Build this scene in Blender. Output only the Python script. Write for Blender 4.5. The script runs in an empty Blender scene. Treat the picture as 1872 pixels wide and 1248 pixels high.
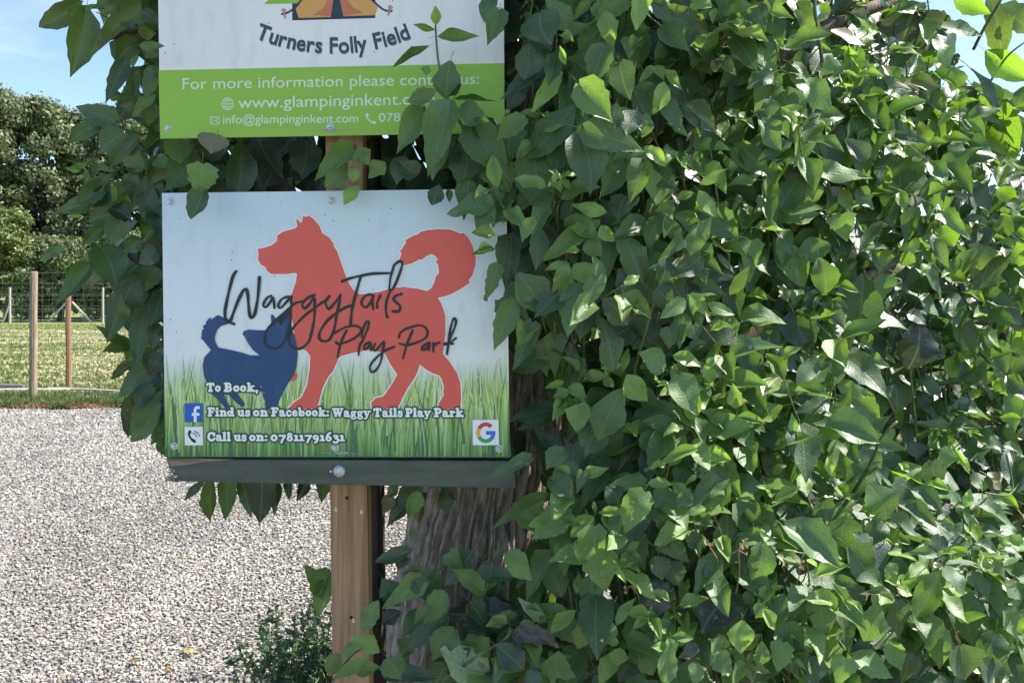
import bpy, math, random
import numpy as np
from mathutils import Vector, noise, geometry
R = math.radians
rnd = random.Random(7)
rng = np.random.default_rng(7)
C = bpy.context.scene.collection

# ------------------------------------------------------------------ camera, sky, sun, exposure
F = 1600.0; CX = 936.0; HY = 540.0; EYE = 1.6
cd = bpy.data.cameras.new('camera'); cam = bpy.data.objects.new('camera', cd); C.objects.link(cam)
cam.location = (0, 0, EYE); cam.rotation_euler = (R(90), 0, 0)
cd.sensor_width = 36; cd.lens = F/1872*36; cd.shift_y = -(624-HY)/1872
cd.clip_start = 0.05; cd.clip_end = 2000
bpy.context.scene.camera = cam
SUN_AZ, SUN_EL = 80.0, 52.0          # degrees right of the view direction (+Y), elevation
w = bpy.data.worlds.new('World'); bpy.context.scene.world = w; w.use_nodes = True
nt = w.node_tree; nt.nodes.clear()
out = nt.nodes.new('ShaderNodeOutputWorld'); bg = nt.nodes.new('ShaderNodeBackground')
sky = nt.nodes.new('ShaderNodeTexSky'); sky.sky_type = 'NISHITA'; sky.sun_disc = False
sky.sun_elevation = R(SUN_EL); sky.sun_rotation = R(SUN_AZ)
sky.air_density = .85; sky.dust_density = .4; sky.ozone_density = 2.2
tc = nt.nodes.new('ShaderNodeTexCoord'); mp = nt.nodes.new('ShaderNodeMapping'); mp.inputs['Scale'].default_value = (1.6, 1.6, 6)
nz = nt.nodes.new('ShaderNodeTexNoise'); nz.inputs['Scale'].default_value = 2.2; nz.inputs['Detail'].default_value = 7; nz.inputs['Roughness'].default_value = .6
rp = nt.nodes.new('ShaderNodeValToRGB'); rp.color_ramp.elements[0].position = .5; rp.color_ramp.elements[1].position = .85
rp.color_ramp.elements[0].color = (0, 0, 0, 1); rp.color_ramp.elements[1].color = (.28, .28, .28, 1)
mx = nt.nodes.new('ShaderNodeMix'); mx.data_type = 'RGBA'; mx.inputs[7].default_value = (6.5, 6.9, 7.6, 1)
L = nt.links.new
L(tc.outputs['Generated'], mp.inputs[0]); L(mp.outputs[0], nz.inputs['Vector']); L(nz.outputs[0], rp.inputs[0])
L(rp.outputs[0], mx.inputs[0]); L(sky.outputs[0], mx.inputs[6]); L(mx.outputs[2], bg.inputs[0]); L(bg.outputs[0], out.inputs[0])
bg.inputs[1].default_value = .09
sd = bpy.data.lights.new('sun', 'SUN'); sun = bpy.data.objects.new('sun', sd); C.objects.link(sun)
sd.energy = 3.9; sd.angle = R(.53); sd.color = (1, .955, .88)
sv = Vector((math.sin(R(SUN_AZ))*math.cos(R(SUN_EL)), math.cos(R(SUN_AZ))*math.cos(R(SUN_EL)), math.sin(R(SUN_EL))))
sun.rotation_euler = sv.to_track_quat('Z', 'Y').to_euler(); sun.location = (6, 4, 12)
vs = bpy.context.scene.view_settings
bpy.context.scene.display_settings.display_device = 'sRGB'
vs.view_transform = 'Standard'; vs.look = 'None'; vs.gamma = 1; vs.exposure = 1.62; vs.use_curve_mapping = False
cy = bpy.context.scene.cycles
cy.max_bounces = 8; cy.diffuse_bounces = 4; cy.glossy_bounces = 3; cy.transmission_bounces = 5; cy.transparent_max_bounces = 6
cy.sample_clamp_indirect = 6

# ------------------------------------------------------------------ helpers
def P(px, py, Y):                    # a pixel and its distance -> a point
    return Vector(((px-CX)/F*Y, Y, EYE+(HY-py)/F*Y))
YAW = R(2.8); SN = Vector((-math.sin(YAW), -math.cos(YAW), 0)); SP0 = P(615, 600, 2.03)
def S(px, py, k=0.0):                # a point on the plane of the signs, k metres in front of it
    d = Vector(((px-CX)/F, 1, (HY-py)/F)); o = Vector((0, 0, EYE))
    t = SN.dot(SP0-o)/SN.dot(d)
    return o+d*t+SN*k
def mesh(name, verts, faces, smooth=False):
    m = bpy.data.meshes.new(name); m.from_pydata([tuple(v) for v in verts], [], faces)
    if smooth: m.shade_smooth()
    m.update(); return m
def npmesh(name, V, Fq, smooth=False, uv=None, col=None):
    """V (n,3), Fq (m,k) all with k corners; uv (m*k,2); col (n,3)"""
    m = bpy.data.meshes.new(name); k = Fq.shape[1]
    m.vertices.add(len(V)); m.vertices.foreach_set('co', V.astype(np.float32).ravel())
    m.loops.add(Fq.size); m.loops.foreach_set('vertex_index', Fq.astype(np.int32).ravel())
    m.polygons.add(len(Fq)); m.polygons.foreach_set('loop_start', np.arange(0, Fq.size, k, dtype=np.int32))
    m.polygons.foreach_set('loop_total', np.full(len(Fq), k, np.int32))
    m.polygons.foreach_set('use_smooth', np.full(len(Fq), smooth))
    if uv is not None:
        l = m.uv_layers.new(name='UVMap'); l.data.foreach_set('uv', uv.astype(np.float32).ravel())
    if col is not None:
        a = m.attributes.new('tint', 'FLOAT_COLOR', 'POINT')
        a.data.foreach_set('color', np.c_[col, np.ones(len(col))].astype(np.float32).ravel())
    m.update(); m.validate(); return m
def link(name, me, mat=None, parent=None, **props):
    o = bpy.data.objects.new(name, me); C.objects.link(o)
    if mat is not None and me is not None and not me.materials: me.materials.append(mat)
    if parent is not None:
        o.parent = parent; o.matrix_parent_inverse = parent_inv(parent)
    for k, v in props.items(): o[k] = v
    return o
_inv = {}
def parent_inv(p):
    if p.name not in _inv: _inv[p.name] = p.matrix_basis.inverted()
    return _inv[p.name]
def thing(name, loc, label, cat, group=None):
    o = bpy.data.objects.new(name, None); C.objects.link(o); o.location = loc; o.empty_display_size = .1
    o['label'] = label; o['category'] = cat
    if group: o['group'] = group
    return o
def mat(name, col=(.5, .5, .5), rough=.6, spec=.5, metal=0):
    m = bpy.data.materials.new(name); m.use_nodes = True; b = m.node_tree.nodes['Principled BSDF']
    b.inputs['Base Color'].default_value = (*col, 1); b.inputs['Roughness'].default_value = rough
    b.inputs['Specular IOR Level'].default_value = spec; b.inputs['Metallic'].default_value = metal
    return m
def nodes(m): return m.node_tree.nodes, m.node_tree.links, m.node_tree.nodes['Principled BSDF']
def noisy(m, c1, c2, scale=8, stretch=(1, 1, 1), bump=0, detail=6, lo=.35, hi=.65, c3=None, space='Object', bscale=None):
    N, Lk, b = nodes(m)
    tcn = N.new('ShaderNodeTexCoord'); mpn = N.new('ShaderNodeMapping'); mpn.inputs['Scale'].default_value = stretch
    n = N.new('ShaderNodeTexNoise'); n.inputs['Scale'].default_value = scale; n.inputs['Detail'].default_value = detail; n.inputs['Roughness'].default_value = .62
    r = N.new('ShaderNodeValToRGB'); e = r.color_ramp.elements
    e[0].position = lo; e[0].color = (*c1, 1); e[1].position = hi; e[1].color = (*c2, 1)
    if c3: x = e.new((lo+hi)/2); x.color = (*c3, 1)
    Lk.new(tcn.outputs[space], mpn.inputs[0]); Lk.new(mpn.outputs[0], n.inputs['Vector']); Lk.new(n.outputs[0], r.inputs[0]); Lk.new(r.outputs[0], b.inputs['Base Color'])
    if bump:
        n2 = N.new('ShaderNodeTexNoise'); n2.inputs['Scale'].default_value = bscale or scale*3; n2.inputs['Detail'].default_value = 5
        Lk.new(mpn.outputs[0], n2.inputs['Vector'])
        bp = N.new('ShaderNodeBump'); bp.inputs['Strength'].default_value = bump; bp.inputs['Distance'].default_value = .01
        Lk.new(n2.outputs[0], bp.inputs['Height']); Lk.new(bp.outputs[0], b.inputs['Normal'])
    return m
def tint_mat(name, rough=.6, transl=0, vary=.25, spec=.4):
    m = mat(name, rough=rough, spec=spec); N, Lk, b = nodes(m)
    a = N.new('ShaderNodeAttribute'); a.attribute_name = 'tint'
    hs = N.new('ShaderNodeHueSaturation'); n = N.new('ShaderNodeTexNoise'); n.inputs['Scale'].default_value = 40
    g = N.new('ShaderNodeTexCoord'); Lk.new(g.outputs['Object'], n.inputs['Vector'])
    mr = N.new('ShaderNodeMapRange'); mr.inputs[1].default_value = .3; mr.inputs[2].default_value = .7; mr.inputs[3].default_value = 1-vary; mr.inputs[4].default_value = 1+vary
    Lk.new(n.outputs[0], mr.inputs[0]); Lk.new(mr.outputs[0], hs.inputs['Value']); Lk.new(a.outputs['Color'], hs.inputs['Color']); Lk.new(hs.outputs[0], b.inputs['Base Color'])
    if transl:
        t = N.new('ShaderNodeBsdfTranslucent'); Lk.new(hs.outputs[0], t.inputs[0]); ms = N.new('ShaderNodeMixShader'); ms.inputs[0].default_value = transl
        Lk.new(b.outputs[0], ms.inputs[1]); Lk.new(t.outputs[0], ms.inputs[2]); Lk.new(ms.outputs[0], N['Material Output'].inputs[0])
    return m
def box_pts(p):                      # 8 points: front 4 (ccw) then back 4 -> faces
    return [(0, 1, 2, 3), (7, 6, 5, 4), (0, 4, 5, 1), (1, 5, 6, 2), (2, 6, 7, 3), (3, 7, 4, 0)]
def tube(path, radii, n=6, jit=0):
    V, Fc = [], []; path = [Vector(p) for p in path]
    prev = None
    for i, p in enumerate(path):
        t = (path[min(i+1, len(path)-1)]-path[max(i-1, 0)]).normalized()
        a = Vector((0, 0, 1)) if abs(t.z) < .8 else Vector((1, 0, 0))
        if prev is None: u = t.cross(a).normalized()
        else: u = (prev-t*prev.dot(t)).normalized()
        prev = u; v = t.cross(u)
        for k in range(n):
            an = 2*math.pi*k/n; r = radii[i]*(1+jit*(rnd.random()-.5))
            V.append(p+u*math.cos(an)*r+v*math.sin(an)*r)
        if i:
            for k in range(n):
                b0 = (i-1)*n; b1 = i*n
                Fc.append((b0+k, b0+(k+1) % n, b1+(k+1) % n, b1+k))
    Fc.append(tuple(range(n))[::-1]); Fc.append(tuple(range((len(path)-1)*n, len(path)*n)))
    return V, Fc
def join(parts):
    V, Fc = [], []
    for v, f in parts:
        o = len(V); V += list(v); Fc += [tuple(i+o for i in q) for q in f]
    return V, Fc
def crv(pts, n=6):                   # catmull-rom through 2D/3D points
    pts = [Vector(p) for p in pts]; o = []
    for i in range(len(pts)-1):
        p0 = pts[max(i-1, 0)]; p1 = pts[i]; p2 = pts[i+1]; p3 = pts[min(i+2, len(pts)-1)]
        for k in range(n):
            t = k/n
            o.append(.5*((2*p1)+(p2-p0)*t+(2*p0-5*p1+4*p2-p3)*t*t+(3*p1-p0-3*p2+p3)*t**3))
    o.append(pts[-1]); return o

# ------------------------------------------------------------------ ground, gravel, field
M = {}
M['field'] = noisy(mat('field_grass', rough=.9, spec=.2), (.12, .175, .045), (.27, .27, .12), scale=1.1, stretch=(.35, 1.6, 1), bump=.6, c3=(.17, .205, .06), lo=.36, hi=.68, bscale=30)
M['gravel'] = mat('gravel', rough=.85, spec=.3)
N_, L_, b_ = nodes(M['gravel'])
tcn = N_.new('ShaderNodeTexCoord'); vo = N_.new('ShaderNodeTexVoronoi'); vo.inputs['Scale'].default_value = 48
rr = N_.new('ShaderNodeValToRGB'); rr.color_ramp.elements[0].color = (.085, .078, .068, 1); rr.color_ramp.elements[1].color = (.29, .27, .245, 1)
sp = N_.new('ShaderNodeSeparateColor')
L_.new(tcn.outputs['Object'], vo.inputs['Vector']); L_.new(vo.outputs['Color'], sp.inputs[0]); L_.new(sp.outputs[0], rr.inputs[0]); L_.new(rr.outputs[0], b_.inputs['Base Color'])
bp = N_.new('ShaderNodeBump'); bp.inputs['Distance'].default_value = .02; bp.inputs['Strength'].default_value = 1; bp.invert = True
L_.new(vo.outputs['Distance'], bp.inputs['Height']); L_.new(bp.outputs[0], b_.inputs['Normal'])
def sheet(name, x0, x1, y0, y1, z, m, nx=1, ny=1, wob=0):
    V = []; Fc = []
    for j in range(ny+1):
        for i in range(nx+1):
            x = x0+(x1-x0)*i/nx; y = y0+(y1-y0)*j/ny
            if wob and (j in (0, ny)): y += wob*noise.noise(Vector((x*1.7, y, 3)))
            V.append((x, y, z))
    for j in range(ny):
        for i in range(nx): a = j*(nx+1)+i; Fc.append((a, a+1, a+nx+2, a+nx+1))
    return link(name, mesh(name, V, Fc), m, kind='structure')
sheet('ground', -900, 900, -60, 1200, 0, M['field'])
sheet('gravel_yard', -30, .9, -20, 12.35, .004, M['gravel'], nx=120, wob=.35)

M['stone'] = tint_mat('stone', rough=.8, vary=.12, spec=.3)
def stones():
    pts = []; y = 3.0
    while y < 12.5:
        s = .0145+.0019*(y-3)
        xs = np.arange(-(.62*y+.5), -.02*y+.25, s)
        pts.append(np.c_[xs+rng.uniform(-.5, .5, len(xs))*s, np.full(len(xs), y)+rng.uniform(-.5, .5, len(xs))*s, np.full(len(xs), s)])
        y += s*.95
    p = np.concatenate(pts); n = len(p)
    edge = np.array([12.3+.3*noise.noise(Vector((x*1.7, 12.35, 3))) for x in p[:, 0]])
    p = p[p[:, 1] < edge-.02]; n = len(p)
    cube = np.array([[x, y, z] for x in (-1, 1) for y in (-1, 1) for z in (-1, 1)], float)
    q = np.array([[0, 1, 3, 2], [4, 6, 7, 5], [0, 4, 5, 1], [2, 3, 7, 6], [0, 2, 6, 4], [1, 5, 7, 3]])
    V = cube[None]*rng.uniform(.45, 1.1, (n, 8, 3))
    a = rng.uniform(0, 6.28, n); b = rng.uniform(-.6, .6, n)
    V *= (p[:, 2]*rng.uniform(.35, .62, n))[:, None, None]*np.array([1, .8, .62])
    x, yy, z = V[..., 0].copy(), V[..., 1].copy(), V[..., 2].copy()
    x, z = x*np.cos(b)[:, None]-z*np.sin(b)[:, None], x*np.sin(b)[:, None]+z*np.cos(b)[:, None]
    V[..., 0] = x*np.cos(a)[:, None]-yy*np.sin(a)[:, None]+p[:, 0, None]
    V[..., 1] = x*np.sin(a)[:, None]+yy*np.cos(a)[:, None]+p[:, 1, None]
    V[..., 2] = z+rng.uniform(.004, .014, n)[:, None]
    pal = np.array([[.47, .44, .39], [.36, .33, .3], [.56, .53, .47], [.28, .26, .23], [.45, .39, .3], [.38, .37, .36], [.62, .59, .53]])
    c = pal[rng.integers(0, len(pal), n)]*rng.uniform(.8, 1.15, (n, 1))*.64
    lf = np.array([noise.noise(Vector((a_*.9, b_*.55, 1)))+.6*noise.noise(Vector((a_*3, b_*2, 5))) for a_, b_ in p[:, :2]])
    c *= (1+.26*lf)[:, None]
    Fq = (q[None]+(np.arange(n)*8)[:, None, None]).reshape(-1, 4)
    me = npmesh('gravel_stones', V.reshape(-1, 3), Fq, False, None, np.repeat(c, 8, 0))
    link('gravel_stones', me, M['stone'], kind='stuff', label='loose pale grey gravel stones covering the yard', category='gravel')
stones()

# grass strips (blades)
M['blade'] = tint_mat('grass_blade', rough=.7, transl=.35, vary=.2)
def blades(name, pts, hmin, hmax, cols, wid=.008, lean=.5, **props):
    n = len(pts); h = rng.uniform(hmin, hmax, n); a = rng.uniform(0, 6.28, n); l = rng.uniform(0, lean, n)*h
    la = rng.uniform(0, 6.28, n); w_ = wid*rng.uniform(.6, 1.4, n)
    dx, dy = np.cos(a)*w_, np.sin(a)*w_; lx, ly = np.cos(la)*l, np.sin(la)*l
    x, y, z = pts[:, 0], pts[:, 1], pts[:, 2]
    V = np.stack([np.c_[x-dx, y-dy, z], np.c_[x+dx, y+dy, z], np.c_[x+dx*.8+lx*.3, y+dy*.8+ly*.3, z+h*.55], np.c_[x-dx*.8+lx*.3, y-dy*.8+ly*.3, z+h*.55],
                  np.c_[x+lx+dx*.1, y+ly+dy*.1, z+h], np.c_[x+lx-dx*.1, y+ly-dy*.1, z+h]], 1)
    q = np.array([[0, 1, 2, 3], [3, 2, 4, 5]]); Fq = (q[None]+(np.arange(n)*6)[:, None, None]).reshape(-1, 4)
    c = np.array(cols)[rng.integers(0, len(cols), n)]*rng.uniform(.7, 1.3, (n, 1))
    return link(name, npmesh(name, V.reshape(-1, 3), Fq, False, None, np.repeat(c, 6, 0)), M['blade'], **props)
GR = [(.07, .13, .025), (.1, .17, .03), (.13, .2, .05), (.06, .1, .025), (.22, .2, .1)]
n = 26000; x = rng.uniform(-9.5, 1.5, n); y = 12.35+.35*np.array([noise.noise(Vector((v*1.7, 12.35, 3))) for v in x])+rng.uniform(0, 1, n)**1.2*1.0
blades('verge_grass', np.c_[x, y, np.zeros(n)], .04, .17, GR, .007, .9, kind='stuff', label='scruffy green grass verge along the gravel edge', category='grass')
n = 2600; x = rng.normal(-6.4, .33, n); y = rng.uniform(12.25, 12.62, n)
blades('dead_grass', np.c_[x, y, np.zeros(n)], .03, .09, [(.3, .16, .09), (.26, .15, .08), (.34, .23, .13)], .008, 1.2, kind='stuff', label='patch of rusty dead grass at the gravel edge', category='dead grass')
n = 42000; y = 14.0+rng.random(n)**1.7*34; x = rng.uniform(-1, 1, n)*y*.25-y*.5
blades('field_grass', np.c_[x, y, np.zeros(n)], .03, .09, [(.15, .2, .05), (.19, .23, .065), (.32, .29, .14), (.13, .175, .045)], .02, 1.2, kind='stuff', label='short sunlit grass of the fenced field', category='grass')
# cut hay lying in rows
hp = []
for k in range(90):
    yy = rnd.uniform(15, 40); xx = -yy*rnd.uniform(.4, .62); ln = rnd.uniform(.5, 2.2)
    m_ = int(90*ln); hp.append(np.c_[rng.normal(xx, ln*.5, m_), yy+rng.normal(0, .18, m_), np.full(m_, .01)])
blades('cut_hay', np.concatenate(hp), .02, .06, [(.55, .48, .28), (.6, .54, .34), (.45, .4, .22)], .03, 4, kind='stuff', label='pale cut hay lying in thin rows on the field', category='hay')

# ------------------------------------------------------------------ fence, posts, logs
M['fence_wood'] = noisy(mat('fence_wood', rough=.85, spec=.2), (.2, .14, .09), (.36, .29, .21), scale=6, stretch=(8, 8, .7), bump=.5)
M['old_wood'] = noisy(mat('old_wood', rough=.9, spec=.2), (.3, .27, .22), (.5, .46, .4), scale=6, stretch=(8, 8, .7), bump=.5)
M['wire'] = mat('galvanised_wire', (.5, .5, .5), .45, .5, .7)
def post_mesh(h, r, n=10):
    V, Fc = tube([(0, 0, 0), (.004, 0, h*.35), (-.004, 0, h*.7), (0, 0, h-.01), (0, 0, h)], [r*1.05, r, r*.97, r*.95, r*.8], n, .12)
    return mesh('fence_post', V, Fc)
FY = 13.1
fence = thing('wire_fence', (-6, FY, 0), 'tall wire mesh fence on round timber posts beyond the gravel', 'fence')
pm = post_mesh(1.96, .055)
for i, fx in enumerate((-12.9, -10.0, -7.17, -4.3, -1.4, 1.5)):
    o = link('fence_post', pm, M['fence_wood'], fence); o.location = (fx, FY, 0); o.rotation_euler = (R(rnd.uniform(-1, 1)), R(1.5 if i == 2 else rnd.uniform(-1, 1)), i)
def wire_grid(x0, x1, y, heights, step, r):
    parts = []
    for h in heights: parts.append(tube([(x0, y, h), (x1, y, h)], [r, r], 4))
    x = x0
    while x < x1: parts.append(tube([(x, y, heights[0]), (x+.01, y, heights[-1])], [r*.75]*2, 3)); x += step
    return mesh('wire_mesh', *join(parts))
link('wire_mesh', wire_grid(-13, 1.6, FY-.06, [.03, .13, .24, .36, .5, .66, .83, 1.0, 1.2, 1.4, 1.6, 1.78, 1.94], .15, .0014), M['wire'], fence, kind='stuff')
lp = thing('timber_post', ((125-CX)/F*15, 15, 0), 'slimmer brown post standing alone behind the wire fence', 'post')
m_ = post_mesh(1.6, .045); link('post_shaft', m_, mat('brown_post', (.27, .15, .09), .8, .2), lp).location = lp.location
# far fence by the trees
FFY = 50.0
ff = thing('far_fence', (-27, FFY, 0), 'distant pale post and wire fence in front of the trees', 'fence')
pm2 = post_mesh(2.05, .07, 7)
for px in (-70, 18, 122, 188, 330): o = link('fence_post', pm2, M['old_wood'], ff); o.location = ((px-CX)/F*FFY, FFY, 0)
for a, b in (((88, 588), (122, 552)), ((168, 590), (132, 552)), ((5, 590), (18, 556))):
    link('brace', mesh('brace', *tube([P(*a, FFY-.1), P(*b, FFY-.05)], [.06, .06], 6)), M['old_wood'], ff)
link('wire_mesh', wire_grid(-34, -14, FFY-.1, [.1, .4, .7, 1.0, 1.35, 1.7, 2.02], .4, .003), M['wire'], ff, kind='stuff')
# poles on the ground
def log(name, a, b, r, m, label):
    V, Fc = tube([a, tuple((Vector(a)*.5+Vector(b)*.5)+Vector((0, 0, .01))), b], [r, r*.95, r*.85], 9, .1)
    o = link(name, mesh(name, V, Fc), m); o['label'] = label; o['category'] = 'log'; return o
def G(px, Y, z): return ((px-CX)/F*Y, Y, z)
log('timber_pole', G(-60, 14.1, .05), G(128, 14.3, .05), .045, M['old_wood'], 'long pale pole lying on the grass behind the near fence post')
log('timber_pole', G(90, 14.5, .045), G(262, 13.9, .045), .04, M['old_wood'], 'thin pale pole on the grass right of the brown post')
log('timber_pole', G(-90, 14.7, .07), G(44, 14.6, .07), .06, mat('grey_log', (.16, .14, .13), .9, .2), 'thick dark grey pole lying at the left picture edge')

# ------------------------------------------------------------------ background trees
M['far_leaf'] = tint_mat('far_leaf', rough=.55, transl=.25, vary=.35, spec=.4)
M['far_bark'] = noisy(mat('far_bark', rough=.9), (.08, .06, .04), (.17, .13, .1), scale=5, stretch=(3, 3, .6))
def far_tree(x, y, h, wdt, cols, label, seed, size=.17, nq=34000, group='trees beyond the field', name='broadleaf_tree', low=.02):
    r = np.random.default_rng(seed); t = thing(name, (x, y, 0), label, 'tree' if name != 'hedge_bush' else 'bush', group)
    # clumps on a rough dome
    nc = 110; cl = []
    for k in range(nc):
        a = r.uniform(0, 6.28); e = r.random()**.8; zz = h*(low+.08+.84*e); rad = wdt*math.sqrt(max(.05, 1-((e-.4)/.68)**2))*r.uniform(.35, 1.05)
        cl.append((math.cos(a)*rad*.8, math.sin(a)*rad*.8, zz, wdt*r.uniform(.10, .27)))
    cl = np.array(cl); wts = cl[:, 3]**2; idx = r.choice(nc, nq, p=wts/wts.sum())
    d = r.normal(size=(nq, 3)); d /= np.linalg.norm(d, axis=1)[:, None]; d[:, 2] *= .8
    rr_ = np.abs(r.normal(.75, .3, nq))
    Pp = cl[idx, :3]+d*(cl[idx, 3]*rr_)[:, None]+np.array([x, y, 0]); Pp[:, 2] = np.maximum(Pp[:, 2], .1)
    nrm = d+r.normal(size=(nq, 3))*.6; nrm /= np.linalg.norm(nrm, axis=1)[:, None]
    u = np.cross(nrm, r.normal(size=(nq, 3))); u /= np.linalg.norm(u, axis=1)[:, None]; v = np.cross(nrm, u)
    s = size*r.uniform(.5, 1.2, nq)[:, None]
    V = np.stack([Pp-u*s, Pp-v*s*.55, Pp+u*s, Pp+v*s*.55], 1)
    cc = np.array(cols)[(r.integers(0, len(cols), nc))][idx]*r.uniform(.75, 1.3, (nq, 1))
    Fq = (np.arange(4)[None]+(np.arange(nq)*4)[:, None])
    link('crown', npmesh('crown', V.reshape(-1, 3), Fq, False, None, np.repeat(cc, 4, 0)), M['far_leaf'], t, kind='stuff')
    parts = [tube([(x, y, 0), (x+.2, y, h*.3), (x-.1, y, h*.75)], [wdt*.07, wdt*.05, wdt*.02], 8)]
    link('trunk', mesh('trunk', *parts[0]), M['far_bark'], t)
    br = [tube([(x+.1, y, h*.25+k*.3), tuple(Vector((x, y, 0))+Vector(cl[k*3, :3]))], [wdt*.03, wdt*.012], 5) for k in range(9)]
    for b in br: link('branch', mesh('branch', *b), M['far_bark'], t)
    return t
DK = [(.13, .155, .075), (.155, .185, .085), (.18, .21, .095), (.115, .14, .07)]
LT = [(.13, .175, .065), (.16, .205, .08), (.12, .155, .06)]
YL = [(.17, .21, .06), (.2, .24, .07), (.14, .185, .055)]
def fx(px, Y): return (px-CX)/F*Y
far_tree(fx(-30, 58), 58, 15.9, 4.6, DK, 'tall dark oak at the left picture edge beyond the field', 11)
far_tree(fx(75, 60), 60, 15.6, 3.6, DK+LT, 'tall ragged tree right of the dark oak', 12)
far_tree(fx(185, 62), 62, 15.2, 4.2, LT+DK, 'rounded tree whose crown shows behind the leaves left of the signs', 13)
far_tree(fx(290, 62), 62, 14.0, 4.5, LT, 'broad tree mostly hidden behind the signs', 14)
far_tree(fx(10, 53), 53, 7.0, 2.4, YL, 'yellow green bushy tree low in front of the dark oak', 15, size=.12, nq=26000)
far_tree(fx(110, 54), 54, 5.2, 3.0, DK+LT, 'low green scrub tree behind the cross braces of the far fence', 16, size=.13, nq=20000)
far_tree(fx(215, 55), 55, 5.6, 3.2, LT, 'low green scrub tree right of the cross braces', 17, size=.13, nq=20000)
# right side: sunlit hedge seen through the gaps
far_tree(fx(1620, 9), 9.4, 2.5, 1.1, LT+[(.12, .2, .04)], 'small leafed hedge bush seen through gaps in the creeper', 21, size=.05, nq=15000, name='hedge_bush', group='hedge bushes behind the leafy tree')
far_tree(fx(1880, 9), 9.0, 2.75, 1.2, LT+[(.12, .2, .04)], 'sunlit hedge bush at the right picture edge', 22, size=.05, nq=15000, name='hedge_bush', group='hedge bushes behind the leafy tree')
far_tree(fx(2150, 9), 9.2, 2.9, 1.2, LT, 'hedge bush just past the right picture edge', 23, size=.05, nq=9000, name='hedge_bush', group='hedge bushes behind the leafy tree')
n = 1500; x = rng.normal(1.98, .13, n); y = rng.normal(3.75, .15, n)
dg = blades('dry_grass', np.c_[x, y, np.zeros(n)], .8, 1.62, [(.42, .3, .22), (.5, .38, .26), (.3, .2, .14)], .0016, .3, kind='stuff', label='dry brown grass stems standing behind the leaves at right', category='dry grass')

# ------------------------------------------------------------------ post and crossbar
M['post'] = noisy(mat('post_wood', rough=.75, spec=.25), (.22, .125, .065), (.5, .335, .2), scale=5, stretch=(9, 9, .4), bump=.5, c3=(.38, .235, .135), lo=.3, hi=.7, bscale=12)
M['green_paint'] = noisy(mat('green_paint', rough=.55, spec=.4), (.055, .066, .05), (.095, .108, .086), scale=5, stretch=(1, 1, 5), bump=.25)
M['raw_wood'] = noisy(mat('raw_wood', rough=.85), (.17, .11, .07), (.36, .26, .18), scale=8, stretch=(1, 6, 8), bump=.6)
M['chip'] = noisy(mat('splintered_wood', rough=.9), (.3, .22, .15), (.6, .5, .38), scale=60, bump=1)
M['zinc'] = mat('zinc', (.62, .62, .6), .38, .5, .85)
M['galv'] = noisy(mat('galvanised_bolt', rough=.5, metal=.6), (.4, .4, .38), (.75, .75, .73), scale=160, bump=.3)
M['dark'] = mat('hole', (.02, .015, .01), .9)
post = thing('sign_post', S(640, 1800, -.05), 'brown square timber post with dark green crossbar holding both signs', 'post')
def wedge(name, corners, k0, k1, m, parent, bev=0):
    fr = [S(x, y, k0) for x, y in corners]; bk = [p+SN*(k1-k0) for p in fr]
    V = fr+bk; nn = len(corners)
    Fc = [tuple(range(nn))[::-1], tuple(range(nn, 2*nn))]+[(i, (i+1) % nn, nn+(i+1) % nn, nn+i) for i in range(nn)]
    me = mesh(name, V, Fc); 
    o = link(name, me, m, parent)
    if bev:
        md = o.modifiers.new('bevel', 'BEVEL'); md.width = bev; md.segments = 2; md.limit_method = 'ANGLE'
    return o
wedge('post_shaft', [(580.5, -60), (650.5, -60), (675, 1860), (605, 1860)], -.05, -.097, M['post'], post, .003)
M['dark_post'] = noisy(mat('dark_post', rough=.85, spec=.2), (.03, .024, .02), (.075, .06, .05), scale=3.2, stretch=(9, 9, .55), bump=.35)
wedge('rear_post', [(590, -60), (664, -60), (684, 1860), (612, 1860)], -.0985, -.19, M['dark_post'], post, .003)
wedge('crossbar', [(303, 839), (940, 843), (944, 893), (306, 880), (322, 872), (318, 861), (308, 856)], -.003, -.048, M['green_paint'], post, .002)
wedge('bare_wood_streak', [(304, 837.5), (350, 837.5), (430, 839.5), (385, 843), (330, 851), (312, 852)], .0, -.0027, M['raw_wood'], post)
# splintered end
sv_ = []
for k in range(40):
    a = S(rnd.uniform(305, 320), rnd.uniform(848, 878), -rnd.uniform(.002, .04)); b = a+Vector((-rnd.uniform(.003, .014), 0, rnd.uniform(-.006, .004)))
    sv_.append(tube([a, b], [.0028, .0006], 4))
link('splintered_end', mesh('splintered_end', *join(sv_)), M['chip'], post)
def lathe(prof, c, n=20):            # prof (r, h) out of the sign plane
    U = Vector((math.cos(YAW), -math.sin(YAW), 0)); W = Vector((0, 0, 1)); V = []; Fc = []
    for r, h in prof:
        for k in range(n):
            a = 2*math.pi*k/n; V.append(c+U*math.cos(a)*r+W*math.sin(a)*r+SN*h)
    for i in range(len(prof)-1):
        for k in range(n): Fc.append((i*n+k, i*n+(k+1) % n, (i+1)*n+(k+1) % n, (i+1)*n+k))
    Fc.append(tuple(range((len(prof)-1)*n, len(prof)*n)))
    return V, Fc
def part_lathe(name, prof, px, py, k, m, parent, smooth=True):
    return link(name, mesh(name, *lathe(prof, S(px, py, k)), smooth), m, parent)
part_lathe('coach_bolt', [(.0145, 0), (.0148, .002), (.013, .006), (.009, .0095), (.004, .011), (.0005, .0115)], 620, 861, -.003, M['galv'], post)
part_lathe('paint_fleck', [(.003, 0), (.002, .001)], 604, 862, -.003, M['zinc'], post)
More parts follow.
